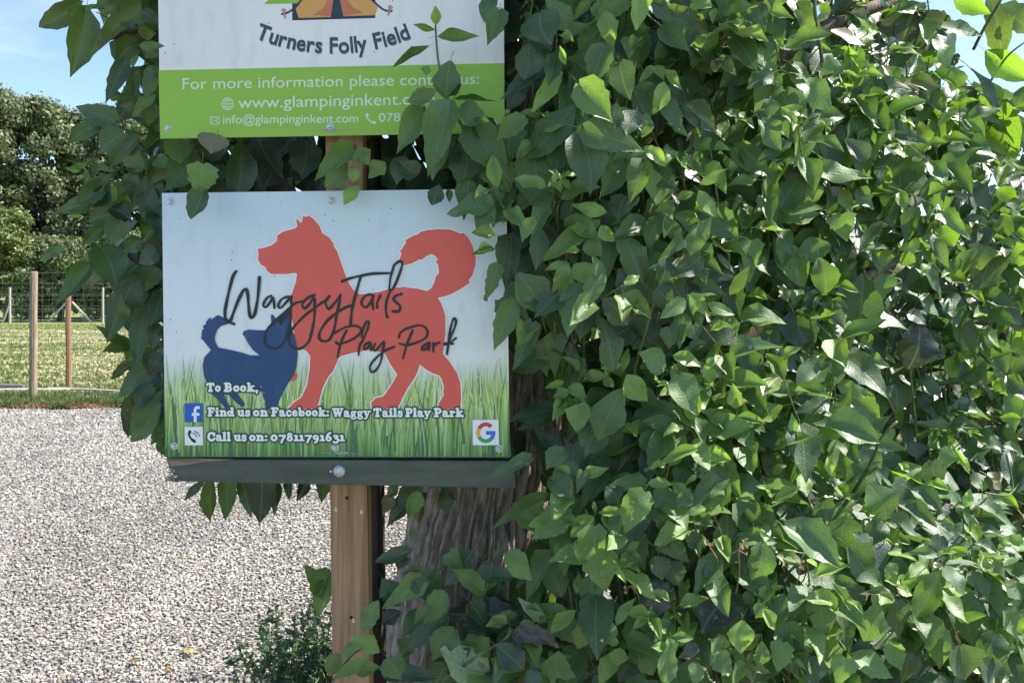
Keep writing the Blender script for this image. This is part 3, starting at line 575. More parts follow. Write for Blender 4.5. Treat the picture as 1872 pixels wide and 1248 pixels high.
# slab lettering
def ring(cx_, cy_, rx, ry, wd): return (wd, [(cx_+rx*math.cos(R(a)), cy_+ry*math.sin(R(a))) for a in range(0, 361, 24)])
GL = {
'T': (.95, [(.28, [(.45, .1), (.45, .9)]), (.2, [(.12, .88), (.78, .88)]), (.15, [(.08, .88), (.08, .7)]), (.15, [(.82, .88), (.82, .7)]), (.18, [(.27, .09), (.63, .09)])]),
'o': (.70, [ring(.34, .35, .21, .24, .21)]),
'B': (.95, [(.28, [(.27, .1), (.27, .9)]), (.19, [(.25, .9), (.55, .9), (.68, .72), (.55, .53), (.25, .52)]), (.22, [(.3, .5), (.6, .48), (.74, .28), (.58, .1), (.1, .1)]), (.16, [(.08, .91), (.3, .91)])]),
'k': (.88, [(.24, [(.24, .1), (.24, .92)]), (.14, [(.08, .93), (.25, .93)]), (.16, [(.08, .08), (.4, .08)]), (.15, [(.3, .32), (.6, .62)]), (.14, [(.48, .63), (.74, .63)]), (.22, [(.4, .38), (.66, .1)]), (.16, [(.56, .08), (.84, .08)])]),
',': (.36, [(.24, [(.15, .1), (.17, .08)]), (.12, [(.24, .05), (.12, -.2)])]),
'F': (.86, [(.28, [(.28, .1), (.28, .9)]), (.2, [(.1, .9), (.74, .9)]), (.14, [(.76, .92), (.76, .7)]), (.16, [(.3, .5), (.56, .5)]), (.13, [(.58, .6), (.58, .4)]), (.17, [(.1, .08), (.46, .08)])]),
'i': (.48, [(.24, [(.24, .1), (.24, .58)]), (.14, [(.08, .62), (.24, .62)]), (.15, [(.07, .08), (.42, .08)]), (.24, [(.22, .88), (.26, .88)])]),
'n': (.84, [(.24, [(.24, .1), (.24, .6)]), (.19, [(.3, .5), (.45, .62), (.6, .5)]), (.24, [(.62, .5), (.62, .1)]), (.15, [(.07, .08), (.4, .08)]), (.15, [(.48, .08), (.78, .08)]), (.14, [(.08, .63), (.24, .63)])]),
'u': (.84, [(.24, [(.22, .6), (.22, .25)]), (.18, [(.24, .2), (.38, .08), (.54, .16)]), (.24, [(.6, .62), (.6, .1)]), (.14, [(.07, .63), (.22, .63)]), (.14, [(.45, .63), (.6, .63)]), (.14, [(.6, .08), (.78, .08)])]),
'd': (.82, [ring(.3, .33, .18, .23, .19), (.24, [(.58, .92), (.58, .1)]), (.14, [(.42, .93), (.58, .93)]), (.15, [(.58, .08), (.76, .08)])]),
'b': (.80, [(.22, [(.2, .92), (.2, .12)]), (.14, [(.05, .93), (.2, .93)]), ring(.46, .33, .18, .23, .19)]),
'e': (.68, [(.17, [(.18, .37), (.5, .37), (.52, .46), (.42, .6), (.28, .61), (.15, .48), (.14, .3), (.24, .12), (.4, .07), (.57, .16)])]),
'c': (.66, [(.2, [(.54, .5), (.44, .61), (.3, .62), (.16, .48), (.15, .26), (.28, .09), (.42, .07), (.56, .17)])]),
'a': (.76, [(.19, [(.14, .52), (.22, .62), (.4, .62), (.5, .5), (.5, .15), (.6, .06), (.7, .1)]), (.17, [(.5, .4), (.3, .36), (.14, .24), (.2, .08), (.36, .08), (.5, .2)])]),
's': (.62, [(.18, [(.5, .52), (.4, .62), (.22, .62), (.14, .5), (.24, .38), (.42, .32), (.5, .2), (.42, .07), (.22, .07), (.12, .18)])]),
'g': (.72, [ring(.32, .42, .17, .17, .17), (.14, [(.16, .2), (.28, .1), (.5, .08), (.6, -.04), (.5, -.18), (.26, -.2), (.12, -.1), (.2, .04)]), (.14, [(.46, .56), (.64, .62)])]),
'y': (.78, [(.22, [(.16, .6), (.38, .12)]), (.14, [(.62, .6), (.4, .05), (.28, -.18), (.14, -.16)]), (.14, [(.04, .63), (.32, .63)]), (.14, [(.5, .63), (.76, .63)])]),
'l': (.46, [(.26, [(.22, .1), (.22, .92)]), (.14, [(.07, .93), (.22, .93)]), (.15, [(.06, .08), (.4, .08)])]),
'r': (.66, [(.24, [(.24, .1), (.24, .6)]), (.2, [(.34, .45), (.46, .58), (.56, .54)]), (.14, [(.08, .63), (.24, .63)]), (.15, [(.07, .08), (.42, .08)])]),
'W': (1.22, [(.26, [(.2, .88), (.4, .12)]), (.14, [(.42, .1), (.62, .8)]), (.24, [(.6, .85), (.8, .12)]), (.14, [(.82, .1), (1.04, .88)]), (.14, [(.04, .92), (.36, .92)]), (.14, [(.5, .92), (.74, .92)]), (.14, [(.92, .92), (1.16, .92)])]),
'P': (.88, [(.28, [(.28, .1), (.28, .9)]), (.2, [(.1, .9), (.55, .9), (.72, .7), (.6, .46), (.3, .44)]), (.17, [(.08, .08), (.48, .08)])]),
'C': (.92, [(.24, [(.76, .66), (.62, .86), (.42, .9), (.18, .72), (.16, .3), (.38, .1), (.62, .12), (.8, .28)]), (.12, [(.8, .92), (.8, .66)])]),
':': (.36, [(.22, [(.16, .12), (.2, .12)]), (.22, [(.16, .55), (.2, .55)])]),
'0': (.72, [ring(.34, .36, .22, .26, .2)]), '7': (.7, [(.17, [(.1, .6), (.62, .6)]), (.2, [(.58, .56), (.36, .12), (.28, -.15)])]),
'8': (.68, [ring(.33, .70, .15, .15, .16), ring(.33, .26, .19, .19, .18)]), '1': (.48, [(.24, [(.24, .1), (.24, .56)]), (.14, [(.08, .6), (.24, .6)]), (.15, [(.06, .08), (.42, .08)])]),
'9': (.68, [ring(.32, .42, .18, .18, .18), (.2, [(.52, .4), (.44, .0), (.26, -.16)])]), '6': (.68, [ring(.33, .26, .19, .19, .18), (.2, [(.14, .3), (.24, .7), (.46, .92)])]),
'3': (.62, [(.17, [(.12, .56), (.3, .62), (.46, .5), (.26, .34)]), (.19, [(.26, .32), (.5, .2), (.46, -.05), (.26, -.18), (.1, -.1)])])}
def slab(word, x0, x1, yb, cap, extra, lvl):
    tot = sum(GL[c][0] for c in word); kx = (x1-x0)/tot; pos = 0; g = []; q = 0
    for ch in word:
        adv, st = GL[ch]
        for wd, pts in st:
            pp = [(x0+(pos+x)*kx, yb-y*cap) for x, y in pts]
            if len(pp) > 3: pp = crv(pp, 3)
            elif len(pp) == 3: pp = crv(pp, 3)
            g.append(ribbon_geo([tuple(p)[:2] for p in pp], wd*(kx+cap)/2+extra, lvl+q*5e-6, True, 1e-7)); q += 1
        pos += adv
    return g
words = [('To', 378.5, 405, 715), ('Book,', 410, 474, 715), ('Find', 380, 429.5, 760), ('us', 434, 459, 760), ('on', 463, 491, 760), ('Facebook:', 496, 603, 760), ('Waggy', 608, 678, 761), ('Tails', 683, 737, 761),
         ('Play', 741, 788, 761), ('Park', 793, 848, 761), ('Call', 380, 423, 805), ('us', 428, 452, 805), ('on:', 456, 490.5, 805), ('07811791631', 495, 631, 805)]
for wd_, a, b, yb in words:
    strokes('lettering_outline', slab(wd_, a, b, yb+.4, 16.3, 5.6, .0026), 'outline', lo)
    strokes('lettering', slab(wd_, a, b, yb+.4, 16.3, .5, .0032), 'white', lo)
fill('blue_tile', [(338, 737), (371.5, 736.5), (372, 771), (338.5, 771)], .0026, 'fb', lo)
strokes('letter_f', [ribbon_geo(crv([(366, 744.3), (360, 744.6), (357.6, 748.5), (357.6, 758), (357.8, 771)], 5), 5.2, .0028, False), ribbon_geo([(351.5, 757), (365.5, 756.6)], 5, .0030, False)], 'white', lo)
fill('phone_tile', [(338, 779.5), (371.5, 779.2), (372, 813), (338.8, 813.4)], .0026, 'white', lo)
strokes('handset', [ribbon_geo(crv([(348, 788.5), (346.5, 794), (350, 801), (356.5, 806)], 5), [5.6]*4+[3.8]*8+[5.6]*4, .0028), ribbon_geo(crv([(354, 791), (358.5, 793.5), (360.5, 798)], 5), 1.6, .0029), ribbon_geo(crv([(356, 787.5), (362.5, 790.5), (365.8, 797)], 5), 1.5, .0030)], 'black', lo)
fill('logo_tile', [(864, 767), (911.5, 766.5), (912.5, 813), (864.5, 813)], .0026, 'white', lo)
gc = (888.3, 790.3)
def garc(a0, a1, ink): strokes('logo_arc', [ribbon_geo(ell(*gc, 14, 15.3, 16, a0, a1), 7.2, .0028+abs(a0)*1e-7, False, 0)], ink, lo)
garc(-150, -45, 'gred'); garc(150, 210, 'gyel'); garc(45, 150, 'ggrn'); garc(0, 45, 'gblu')
fill('logo_bar', [(888.5, 787), (905.8, 787), (905.8, 792), (904, 794), (888.5, 794)], .0030, 'gblu', lo)
strokes('maker_mark', [ribbon_geo([(586, 827), (664, 828)], .9, .0026, False), ribbon_geo([(616, 827), (634, 827)], 5, .0029)], 'grey', lo)
for s_ in ((312, 369), (606, 367), (319, 815), (613, 818), (913, 820)): screw(s_[0], s_[1], lo)

# ------------------------------------------------------------------ leaves
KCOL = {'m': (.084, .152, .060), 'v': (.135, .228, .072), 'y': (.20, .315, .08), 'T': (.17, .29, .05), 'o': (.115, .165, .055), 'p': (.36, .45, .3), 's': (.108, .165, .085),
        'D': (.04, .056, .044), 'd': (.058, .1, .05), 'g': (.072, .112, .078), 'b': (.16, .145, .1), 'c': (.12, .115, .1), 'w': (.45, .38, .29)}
def leaf_material():
    m = bpy.data.materials.new('leaf'); m.use_nodes = True; N, Lk, b = nodes(m)
    b.inputs['Roughness'].default_value = .4; b.inputs['Specular IOR Level'].default_value = .62
    a = N.new('ShaderNodeAttribute'); a.attribute_name = 'tint'
    uv = N.new('ShaderNodeUVMap'); uv.uv_map = 'UVMap'; sx = N.new('ShaderNodeSeparateXYZ'); Lk.new(uv.outputs[0], sx.inputs[0])
    def mth(op, *ins):
        n = N.new('ShaderNodeMath'); n.operation = op
        for i, v in enumerate(ins):
            if isinstance(v, (int, float)): n.inputs[i].default_value = v
            else: Lk.new(v, n.inputs[i])
        return n.outputs[0]
    au = mth('ABSOLUTE', sx.outputs[0])
    mid = mth('SUBTRACT', 1, mth('MINIMUM', 1, mth('MULTIPLY', au, 13)))
    ph = mth('FRACT', mth('MULTIPLY', mth('SUBTRACT', sx.outputs[1], mth('MULTIPLY', mth('POWER', au, .8), .2)), 7.5))
    tri = mth('ABSOLUTE', mth('SUBTRACT', ph, .5))
    side = mth('MULTIPLY', mth('SUBTRACT', 1, mth('MINIMUM', 1, mth('MULTIPLY', tri, 9))), .26)
    vein = mth('MAXIMUM', mid, side)
    nz = N.new('ShaderNodeTexNoise'); nz.inputs['Scale'].default_value = 28; nz.inputs['Detail'].default_value = 5
    tcn = N.new('ShaderNodeTexCoord'); Lk.new(tcn.outputs['Object'], nz.inputs['Vector'])
    oi = N.new('ShaderNodeObjectInfo')
    mr = N.new('ShaderNodeMapRange'); mr.inputs[1].default_value = .25; mr.inputs[2].default_value = .75; mr.inputs[3].default_value = .72; mr.inputs[4].default_value = 1.3
    Lk.new(nz.outputs[0], mr.inputs[0])
    val = mth('MULTIPLY', mr.outputs[0], mth('MULTIPLY_ADD', oi.outputs['Random'], .5, .75))
    hs = N.new('ShaderNodeHueSaturation'); Lk.new(a.outputs['Color'], hs.inputs['Color']); Lk.new(val, hs.inputs['Value'])
    mv = N.new('ShaderNodeMix'); mv.data_type = 'RGBA'; Lk.new(mth('MULTIPLY', vein, .42), mv.inputs[0]); Lk.new(hs.outputs[0], mv.inputs[6]); mv.inputs[7].default_value = (.22, .30, .12, 1)
    geo = N.new('ShaderNodeNewGeometry'); mb = N.new('ShaderNodeMix'); mb.data_type = 'RGBA'; Lk.new(mth('MULTIPLY', geo.outputs['Backfacing'], .35), mb.inputs[0])
    Lk.new(mv.outputs[2], mb.inputs[6]); mb.inputs[7].default_value = (.16, .2, .11, 1)
    # small brown specks
    vz = N.new('ShaderNodeTexVoronoi'); vz.inputs['Scale'].default_value = 55; Lk.new(tcn.outputs['Object'], vz.inputs['Vector'])
    n3 = N.new('ShaderNodeTexNoise'); n3.inputs['Scale'].default_value = 9; Lk.new(tcn.outputs['Object'], n3.inputs['Vector'])
    spk = mth('MULTIPLY', mth('LESS_THAN', vz.outputs['Distance'], .16), mth('GREATER_THAN', n3.outputs[0], .6))
    ms_ = N.new('ShaderNodeMix'); ms_.data_type = 'RGBA'; Lk.new(mth('MULTIPLY', spk, .6), ms_.inputs[0]); Lk.new(mb.outputs[2], ms_.inputs[6]); ms_.inputs[7].default_value = (.09, .06, .03, 1)
    n4 = N.new('ShaderNodeTexNoise'); n4.inputs['Scale'].default_value = 5; n4.inputs['Detail'].default_value = 3; Lk.new(tcn.outputs['Object'], n4.inputs['Vector'])
    eb = N.new('ShaderNodeMapRange'); eb.inputs[1].default_value = .66; eb.inputs[2].default_value = .72; Lk.new(mth('MULTIPLY_ADD', mth('ABSOLUTE', mth('SUBTRACT', sx.outputs[1], .45)), .28, n4.outputs[0]), eb.inputs[0])
    mb2 = N.new('ShaderNodeMix'); mb2.data_type = 'RGBA'; Lk.new(mth('MULTIPLY', eb.outputs[0], .75), mb2.inputs[0]); Lk.new(ms_.outputs[2], mb2.inputs[6]); mb2.inputs[7].default_value = (.17, .12, .06, 1)
    Lk.new(mb2.outputs[2], b.inputs['Base Color'])
    bp = N.new('ShaderNodeBump'); bp.inputs['Strength'].default_value = .4; bp.inputs['Distance'].default_value = .003; bp.invert = True
    Lk.new(mth('ADD', mth('MULTIPLY', vein, .4), mth('MULTIPLY', nz.outputs[0], 1.2)), bp.inputs['Height']); Lk.new(bp.outputs[0], b.inputs['Normal'])
    t = N.new('ShaderNodeBsdfTranslucent'); gm = N.new('ShaderNodeMix'); gm.data_type = 'RGBA'; gm.blend_type = 'MULTIPLY'; gm.inputs[0].default_value = 1
    Lk.new(mv.outputs[2], gm.inputs[6]); gm.inputs[7].default_value = (2.1, 2.2, .8, 1); Lk.new(gm.outputs[2], t.inputs[0])
    mx_ = N.new('ShaderNodeMixShader'); mx_.inputs[0].default_value = .3; Lk.new(b.outputs[0], mx_.inputs[1]); Lk.new(t.outputs[0], mx_.inputs[2]); Lk.new(mx_.outputs[0], N['Material Output'].inputs[0])
    return m
M['leaf'] = leaf_material()
def leaf_geo(r, ns=8, nc=5, young=False, petiole=True):
    """unit leaf: base at 0, tip at y=1, width 1; returns V,F,UV(per corner)"""
    tk = [0, .04, .12, .25, .4, .55, .7, .82, .92, 1]
    wk = [.14, .5, .8, .98, 1, .86, .6, .34, .12, 0] if not young else [.08, .3, .6, .88, 1, .92, .7, .45, .18, 0]
    q_ = r.random()
    if q_ < .3 and not young: wk = [.3, .72, .95, 1, .96, .82, .6, .36, .14, 0]
    elif q_ < .5 and not young: wk = [.06, .22, .45, .72, .93, 1, .88, .6, .3, 0]
    elif q_ < .62 and not young: wk = [.5, .85, 1, .9, .72, .56, .42, .28, .13, 0]
    ts = np.linspace(0, 1, ns+1)**.92; ws = np.interp(ts, tk, wk)
    us = np.linspace(-1, 1, nc)
    fold = r.uniform(.05, .55); curve = r.uniform(-.05, .6); wav = r.uniform(.03, .15); ph = r.uniform(0, 6.28); fr = r.uniform(5, 11); tw = r.uniform(-.35, .35); bend = r.uniform(-.12, .12)
    V = []; UV = []
    for i, t in enumerate(ts):
        for u in us:
            e = 1+((.045 if i % 2 else -.045)+r.uniform(-.09, .07) if abs(u) == 1 and 0 < i < ns else 0)
            x = u*ws[i]*.5*e; y = t
            if t < .15: y -= .07*abs(u)*(1-t/.15)*(1 if not young else .2)
            z = abs(x)*fold+wav*math.sin(fr*t*(1 if u > 0 else 1.15)+ph+(2 if u > 0 else 0))*abs(u)**1.5*ws[i]
            z += x*tw*(t-.3)*2
            z -= curve*t*t*.6
            if t > .8: z += r.uniform(-.01, .01)
            x += bend*math.sin(t*3.1)
            V.append((x, y, z)); UV.append((u*ws[i], t))
    Fc = []
    for i in range(ns):
        for k in range(nc-1): a = i*nc+k; Fc.append((a, a+1, a+nc+1, a+nc))
    if petiole:
        b0 = len(V); lp_ = r.uniform(.22, .42)
        for s_, (yy, zz, rr2) in enumerate(((.02, -.004, .011), (-lp_*.5, -.03, .010), (-lp_, -.10, .014))):
            for k in range(3): V.append((math.cos(k*2.09)*rr2, yy, zz+math.sin(k*2.09)*rr2)); UV.append((0, 0))
            if s_:
                for k in range(3): Fc.append((b0+(s_-1)*3+k, b0+s_*3+k, b0+s_*3+(k+1) % 3, b0+(s_-1)*3+(k+1) % 3))
    V = np.array(V); Fq = np.array(Fc); uv = np.array(UV)[Fq.ravel()]
    return V, Fq, uv
lr = random.Random(31)
FINE = [leaf_geo(lr, 10) for _ in range(14)]; FINEY = [leaf_geo(lr, 8, young=True) for _ in range(8)]
COARSE = [leaf_geo(lr, 4, 3, petiole=False) for _ in range(6)]
CR = leaf_geo(lr, 12, 7)
# crinkled dry leaf
CRV = CR[0].copy()
for i in range(len(CRV)):
    n_ = noise.noise(Vector(CRV[i]*4)); CRV[i, 2] += n_*.22; CRV[i, 0] *= .7+.5*noise.noise(Vector(CRV[i]*3+np.array([5, 0, 0])))
CR = (CRV, CR[1], CR[2])
LEAVES = []      # dict: M (3x3), p, kind, geo key, thing
def add_leaf(th, p, ydir, nrm, length, width, kind, geo, hand=False):
    y = np.array(ydir, float); y /= np.linalg.norm(y); z = np.array(nrm, float); z -= y*z.dot(y); z /= (np.linalg.norm(z)+1e-9); x = np.cross(y, z)
    Mx = np.stack([x*width, y*length, z*(length*.8+width*.2)], 1)
    LEAVES.append((th, Mx, np.array(p, float), kind, geo, hand))
CAMP = np.array([0, 0, EYE])
def surf(px, py):
    hx = [-400, 0, 290, 300, 700, 860, 900, 960, 1150, 1300, 1500, 1700, 1872, 2300]
    hi = [2.55, 2.4, 2.3, 2.2, 2.2, 1.97, 1.93, 1.93, 1.92, 1.97, 2.12, 2.38, 2.62, 3.3]
    lx = [200, 300, 560, 600, 690, 870, 1000, 1300, 1500, 1872, 2300]
    li = [2.35, 2.3, 2.28, 1.95, 2.12, 2.05, 1.97, 1.9, 1.93, 2.05, 2.5]
    a = np.interp(px, hx, hi); b = np.interp(px, lx, li); k = min(1, max(0, (py-650)/420))
    v = a*(1-k)+b*k
    if px > 900: v += -.15*noise.noise(Vector((px/170, py/150, 2)))*min(1, (px-900)/120)
    if px > 1350 and 560 < py < 1000: v += .25*math.sin((py-560)/440*math.pi)*min(1, (px-1350)/300)
    return v
def hand(ox, oy, s, text, dY=0.0, fix=None):
    for ln in text.strip().replace('\n', ';').split(';'):
        q = ln.split()
        if not q: continue
        bx, by, tx, ty, wd = [float(v) for v in q[:5]]; kind = q[5]; Y = float(q[6]) if len(q) > 6 else None
        bx, by, tx, ty, wd = ox+bx/s, oy+by/s, ox+tx/s, oy+ty/s, wd/s
        mxx, myy = (bx+tx)/2, (by+ty)/2
        if Y is None:
            Y = fix if fix else surf(mxx, myy)+dY
            Y += rnd.uniform(-.05, .03)-(.05 if kind in 'yv' else 0)
        lpx = math.hypot(tx-bx, ty-by); dd = lpx/F*Y*rnd.uniform(.0, .35)
        a = P(bx, by, Y+dd*.5); b = P(tx, ty, Y-dd*.5); d = b-a
        c = (Vector(CAMP)-a).normalized(); up_ = .35 if kind != 's' else .95
        lit_ = min(1, max(0, (mxx-1350)/350))
        nrm = c+Vector((rnd.uniform(-.35, .35)+(.55 if kind == 's' else .3*lit_), 0, (up_+.25*lit_)*rnd.uniform(.5, 1.2)))
        if kind == 'T': nrm = c+Vector((.2, 0, -.3))
        geo = ('cr', 0) if kind in 'cw' else (('y', rnd.randrange(len(FINEY))) if kind in 'yT' or wd < 24 else ('f', rnd.randrange(len(FINE))))
        th = 1 if (myy > 760 and mxx > 1040) or (myy > 1040 and mxx > 690) else 0
        add_leaf(th, a, d, nrm, d.length, wd*1.08/F*Y, kind, geo, True)
hand(880, 0, 3.12, """700 70 740 260 110 y;700 265 620 490 150 m;690 170 625 340 90 m;840 215 880 390 90 m;790 360 850 570 150 d;1040 470 985 650 95 y;1050 570 1150 755 110 m
560 480 748 690 190 v;520 615 248 880 200 m;470 800 430 1000 150 m;300 880 380 1245 240 m;560 770 620 1115 230 d;590 740 920 850 170 m;930 920 830 1130 140 v;925 880 820 980 90 m
930 840 1060 940 80 y;960 910 1125 1085 130 m;1240 200 1420 430 150 m;1170 120 1140 270 140 v;1210 880 1270 980 110 m;1250 1050 1400 960 60 y;1240 1090 1350 1240 90 y;1090 1150 1000 1250 90 y
710 1210 520 1160 80 y;250 680 80 790 120 v;460 410 290 640 100 y;240 430 150 620 110 g;270 260 240 455 160 g;330 80 400 262 230 d;1440 840 1640 1010 130 m;1620 410 1515 510 70 m
30 760 130 1025 180 m;100 60 40 250 120 m 1.92;60 -20 10 120 110 m 1.95;150 1050 60 1210 150 m;1000 390 900 465 50 y;1045 400 1145 505 60 y;1000 375 1040 455 55 y;975 475 845 510 50 m
900 30 860 180 90 s;1060 40 1300 170 110 o;1500 50 1620 200 100 m;620 10 520 120 50 y;650 20 660 110 60 y;700 20 780 80 50 y;480 370 445 260 40 y;1190 640 1240 780 60 m;880 640 830 780 140 d
620 150 570 320 110 m;940 650 920 780 90 m;1100 440 1180 620 150 d;1150 620 1350 740 150 d;770 600 740 740 120 d;820 1120 780 1250 150 d""")
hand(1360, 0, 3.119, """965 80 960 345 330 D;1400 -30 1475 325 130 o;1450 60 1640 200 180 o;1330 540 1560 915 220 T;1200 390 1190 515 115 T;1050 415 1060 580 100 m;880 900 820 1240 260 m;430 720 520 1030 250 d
220 520 250 795 200 m;150 570 140 670 90 m;100 690 230 860 130 m;0 850 190 1025 110 m;160 420 15 500 90 m;280 370 420 485 90 s;520 340 440 420 90 v;820 470 1020 540 110 m;640 400 740 490 120 m
640 690 720 1040 150 m;680 550 820 790 110 m;1150 840 1280 1040 140 m;1250 1080 1410 1200 130 s;550 1080 625 1200 80 y;540 1080 470 1220 90 m;650 1080 750 1190 90 m;1380 290 1640 470 150 T;1200 0 1400 90 110 T
1100 130 1240 280 130 s;500 180 700 250 110 s;620 80 740 180 90 s;430 30 500 60 60 T;420 250 500 290 40 T;540 290 620 300 50 T;560 400 620 480 70 T;360 1050 420 1150 110 v;1010 300 1120 350 70 T
1080 230 1190 360 110 v;920 680 960 750 50 T;820 640 850 790 70 s;960 880 1130 1010 120 s;1290 870 1430 960 90 s;1430 700 1560 800 150 s;1150 590 1280 640 60 T;1480 130 1550 90 60 T;300 60 400 200 80 o;80 30 125 180 90 m
700 900 560 780 120 g;1000 960 1180 1130 150 g;1320 620 1480 700 100 s;1440 1080 1560 1160 90 T;1300 400 1480 640 90 s""")
hand(880, 400, 3.12, """210 320 330 530 200 m;100 260 10 455 90 v 1.93;180 460 70 755 130 m 1.93;290 590 175 870 110 m;330 60 315 295 110 m;300 0 230 130 80 v;510 280 430 430 80 y;500 260 395 415 70 y;530 260 630 385 120 y;740 140 710 330 130 m
770 60 930 350 150 v;590 60 330 230 110 v;600 130 690 215 110 v;540 370 490 680 160 m;660 340 615 500 110 v;700 460 835 600 150 d;790 370 870 560 120 d;430 660 410 905 120 m;500 700 520 820 50 b;1010 0 950 180 100 m
1150 120 1010 240 80 m;1230 60 1190 210 95 v;1240 140 1290 372 140 m;1540 125 1535 350 130 v;1345 200 1450 305 60 s;1155 465 1015 570 90 v;1175 435 1315 560 80 y;1290 480 1455 545 70 v;1290 545 1420 670 90 m
1160 545 1130 745 110 m;980 600 960 712 100 m;1070 620 1060 740 100 m;810 860 845 735 45 y;1040 850 890 760 140 v;1095 780 1260 835 85 y;830 890 950 1040 130 y;1130 890 1225 1120 170 v;1270 840 1320 950 70 y
1420 1160 1240 1080 110 v;800 985 650 1260 200 v;1000 1045 1030 1310 255 m;590 1050 545 1220 130 y;495 960 598 1015 80 y;495 975 415 1010 60 v;470 930 360 965 40 y;800 830 680 850 50 y;1450 1080 1430 940 80 y
1455 1130 1620 1160 60 v;1260 820 1400 900 110 m;500 250 360 290 50 y;600 60 680 0 60 y;680 40 760 130 80 y;560 180 480 190 40 y;700 900 760 960 60 y;1050 240 1020 380 110 d;1080 300 1150 460 130 d
1400 370 1470 560 130 d;1250 220 1060 330 120 d;620 480 560 700 150 d;850 620 700 740 170 d;1000 400 1100 500 120 d;1200 380 1400 420 110 m;460 400 300 560 150 d;1420 620 1200 740 180 d;1250 440 1200 540 80 v""")
hand(1360, 400, 3.119, """680 330 670 680 220 m;800 320 790 490 130 m;550 -20 590 125 150 v;380 110 420 240 180 m;430 230 465 430 150 v;220 100 220 280 95 v;250 200 270 395 160 m;280 540 390 780 200 d;1000 600 960 850 230 D
1440 150 1340 470 170 o;1370 160 1310 330 140 o;1520 130 1597 330 130 T;1540 -20 1600 110 110 T;1280 10 1520 60 90 s;1220 610 1370 935 150 s;1270 580 1470 710 90 s;1020 270 1180 460 90 s;990 30 1170 290 80 s
870 950 890 1110 170 m;580 1030 780 1160 150 v;470 1050 300 1080 100 s;300 1030 560 1110 110 s;560 1110 320 1270 200 v;1165 1190 1365 1195 95 s;960 920 1130 1010 100 s;1310 930 1130 900 90 s
465 970 325 990 70 s;540 945 755 1005 80 v;620 870 750 900 70 v;700 800 840 830 80 v;500 880 400 800 60 s;540 890 560 850 60 T;880 800 900 730 50 T;920 850 950 820 60 T;540 700 640 820 90 m;800 560 700 640 110 s
760 200 860 220 90 T;900 200 980 250 90 T;1090 60 1160 120 100 T;1130 40 1200 160 130 T;1000 120 900 180 80 T;940 540 1060 590 90 g;1130 520 1230 500 110 s;1300 480 1400 560 90 s;860 1050 900 1180 50 T;860 1200 780 1250 60 T
1430 980 1480 900 80 T;1350 1000 1300 980 60 T;1480 1030 1560 1040 60 T;1030 1080 1120 1140 90 s;1200 1080 1420 1120 110 s;1300 1040 1240 1110 80 s;1460 1130 1597 1150 60 T;1170 1220 940 1160 90 s;1100 660 1000 740 100 m
130 600 80 700 110 d;60 620 110 780 130 d;200 760 320 870 110 g;380 800 420 930 100 d;20 560 90 500 110 d;1150 800 1300 900 160 T;700 640 720 740 70 T;420 480 580 620 80 g;450 520 600 540 60 s;1500 440 1600 470 60 s;1480 520 1600 600 130 g;1520 640 1600 790 110 T""")
hand(880, 800, 2.787, """835 230 650 240 90 v;850 235 970 230 55 v;830 275 735 490 140 v;880 290 1055 345 110 m;1230 245 1060 340 130 s;1130 90 1200 250 150 s;1100 60 905 130 60 y;1130 60 1275 115 80 y;440 360 250 520 150 v
400 450 365 630 110 v;570 400 450 505 90 y;580 450 592 695 140 v;560 500 625 815 190 v;570 700 570 920 120 m;600 385 735 375 50 y;345 285 50 460 60 o 1.9;250 100 20 195 70 m 1.9;-20 690 200 700 95 d;190 885 -180 880 170 D
330 935 200 820 60 p;480 880 350 1000 70 y;530 925 490 1088 110 y;660 940 620 1060 90 v;690 950 770 820 55 v;960 760 800 920 170 c;1270 800 1120 1000 190 D;1330 930 1328 1102 125 y;1430 540 1385 770 130 m
940 500 1060 640 140 m;400 1220 395 1080 165 m;690 1090 600 1260 90 y;710 1070 690 1165 90 y;700 1040 640 1040 45 y;800 1060 885 1205 120 m;960 1060 940 1260 100 v;975 1010 1085 1020 50 v;950 1020 985 1115 60 y
1090 1150 1080 1260 75 v;1300 330 1449 480 150 m;1250 390 1220 700 150 m;1150 650 1240 750 110 m;850 350 980 470 100 m;900 -40 900 120 180 m;600 -40 530 95 150 m;200 970 400 1070 130 c;380 600 200 830 120 m
700 480 840 680 170 d;880 610 920 730 110 m;470 130 370 300 120 m;520 170 495 280 70 m;350 210 470 320 120 m;420 60 330 160 100 m;560 560 470 640 100 d;960 640 1010 760 120 d;1010 820 1080 880 90 d;1060 260 1000 360 80 m
830 170 850 150 20 y;580 380 575 320 25 y;940 990 920 970 30 y;640 250 700 330 110 d;600 930 530 1150 150 d;750 1150 700 1250 110 d;1100 930 1000 960 120 d;1180 1040 1230 1090 90 m;1200 1100 1280 1200 110 m;250 1160 330 1130 70 m
300 1200 220 1250 110 g;450 1210 560 1200 70 g;1100 1060 1000 1120 90 c;60 620 120 560 40 m;1300 40 1449 60 70 s;1310 220 1449 250 90 m;1180 60 1280 150 90 m;1060 500 1150 560 90 d""")
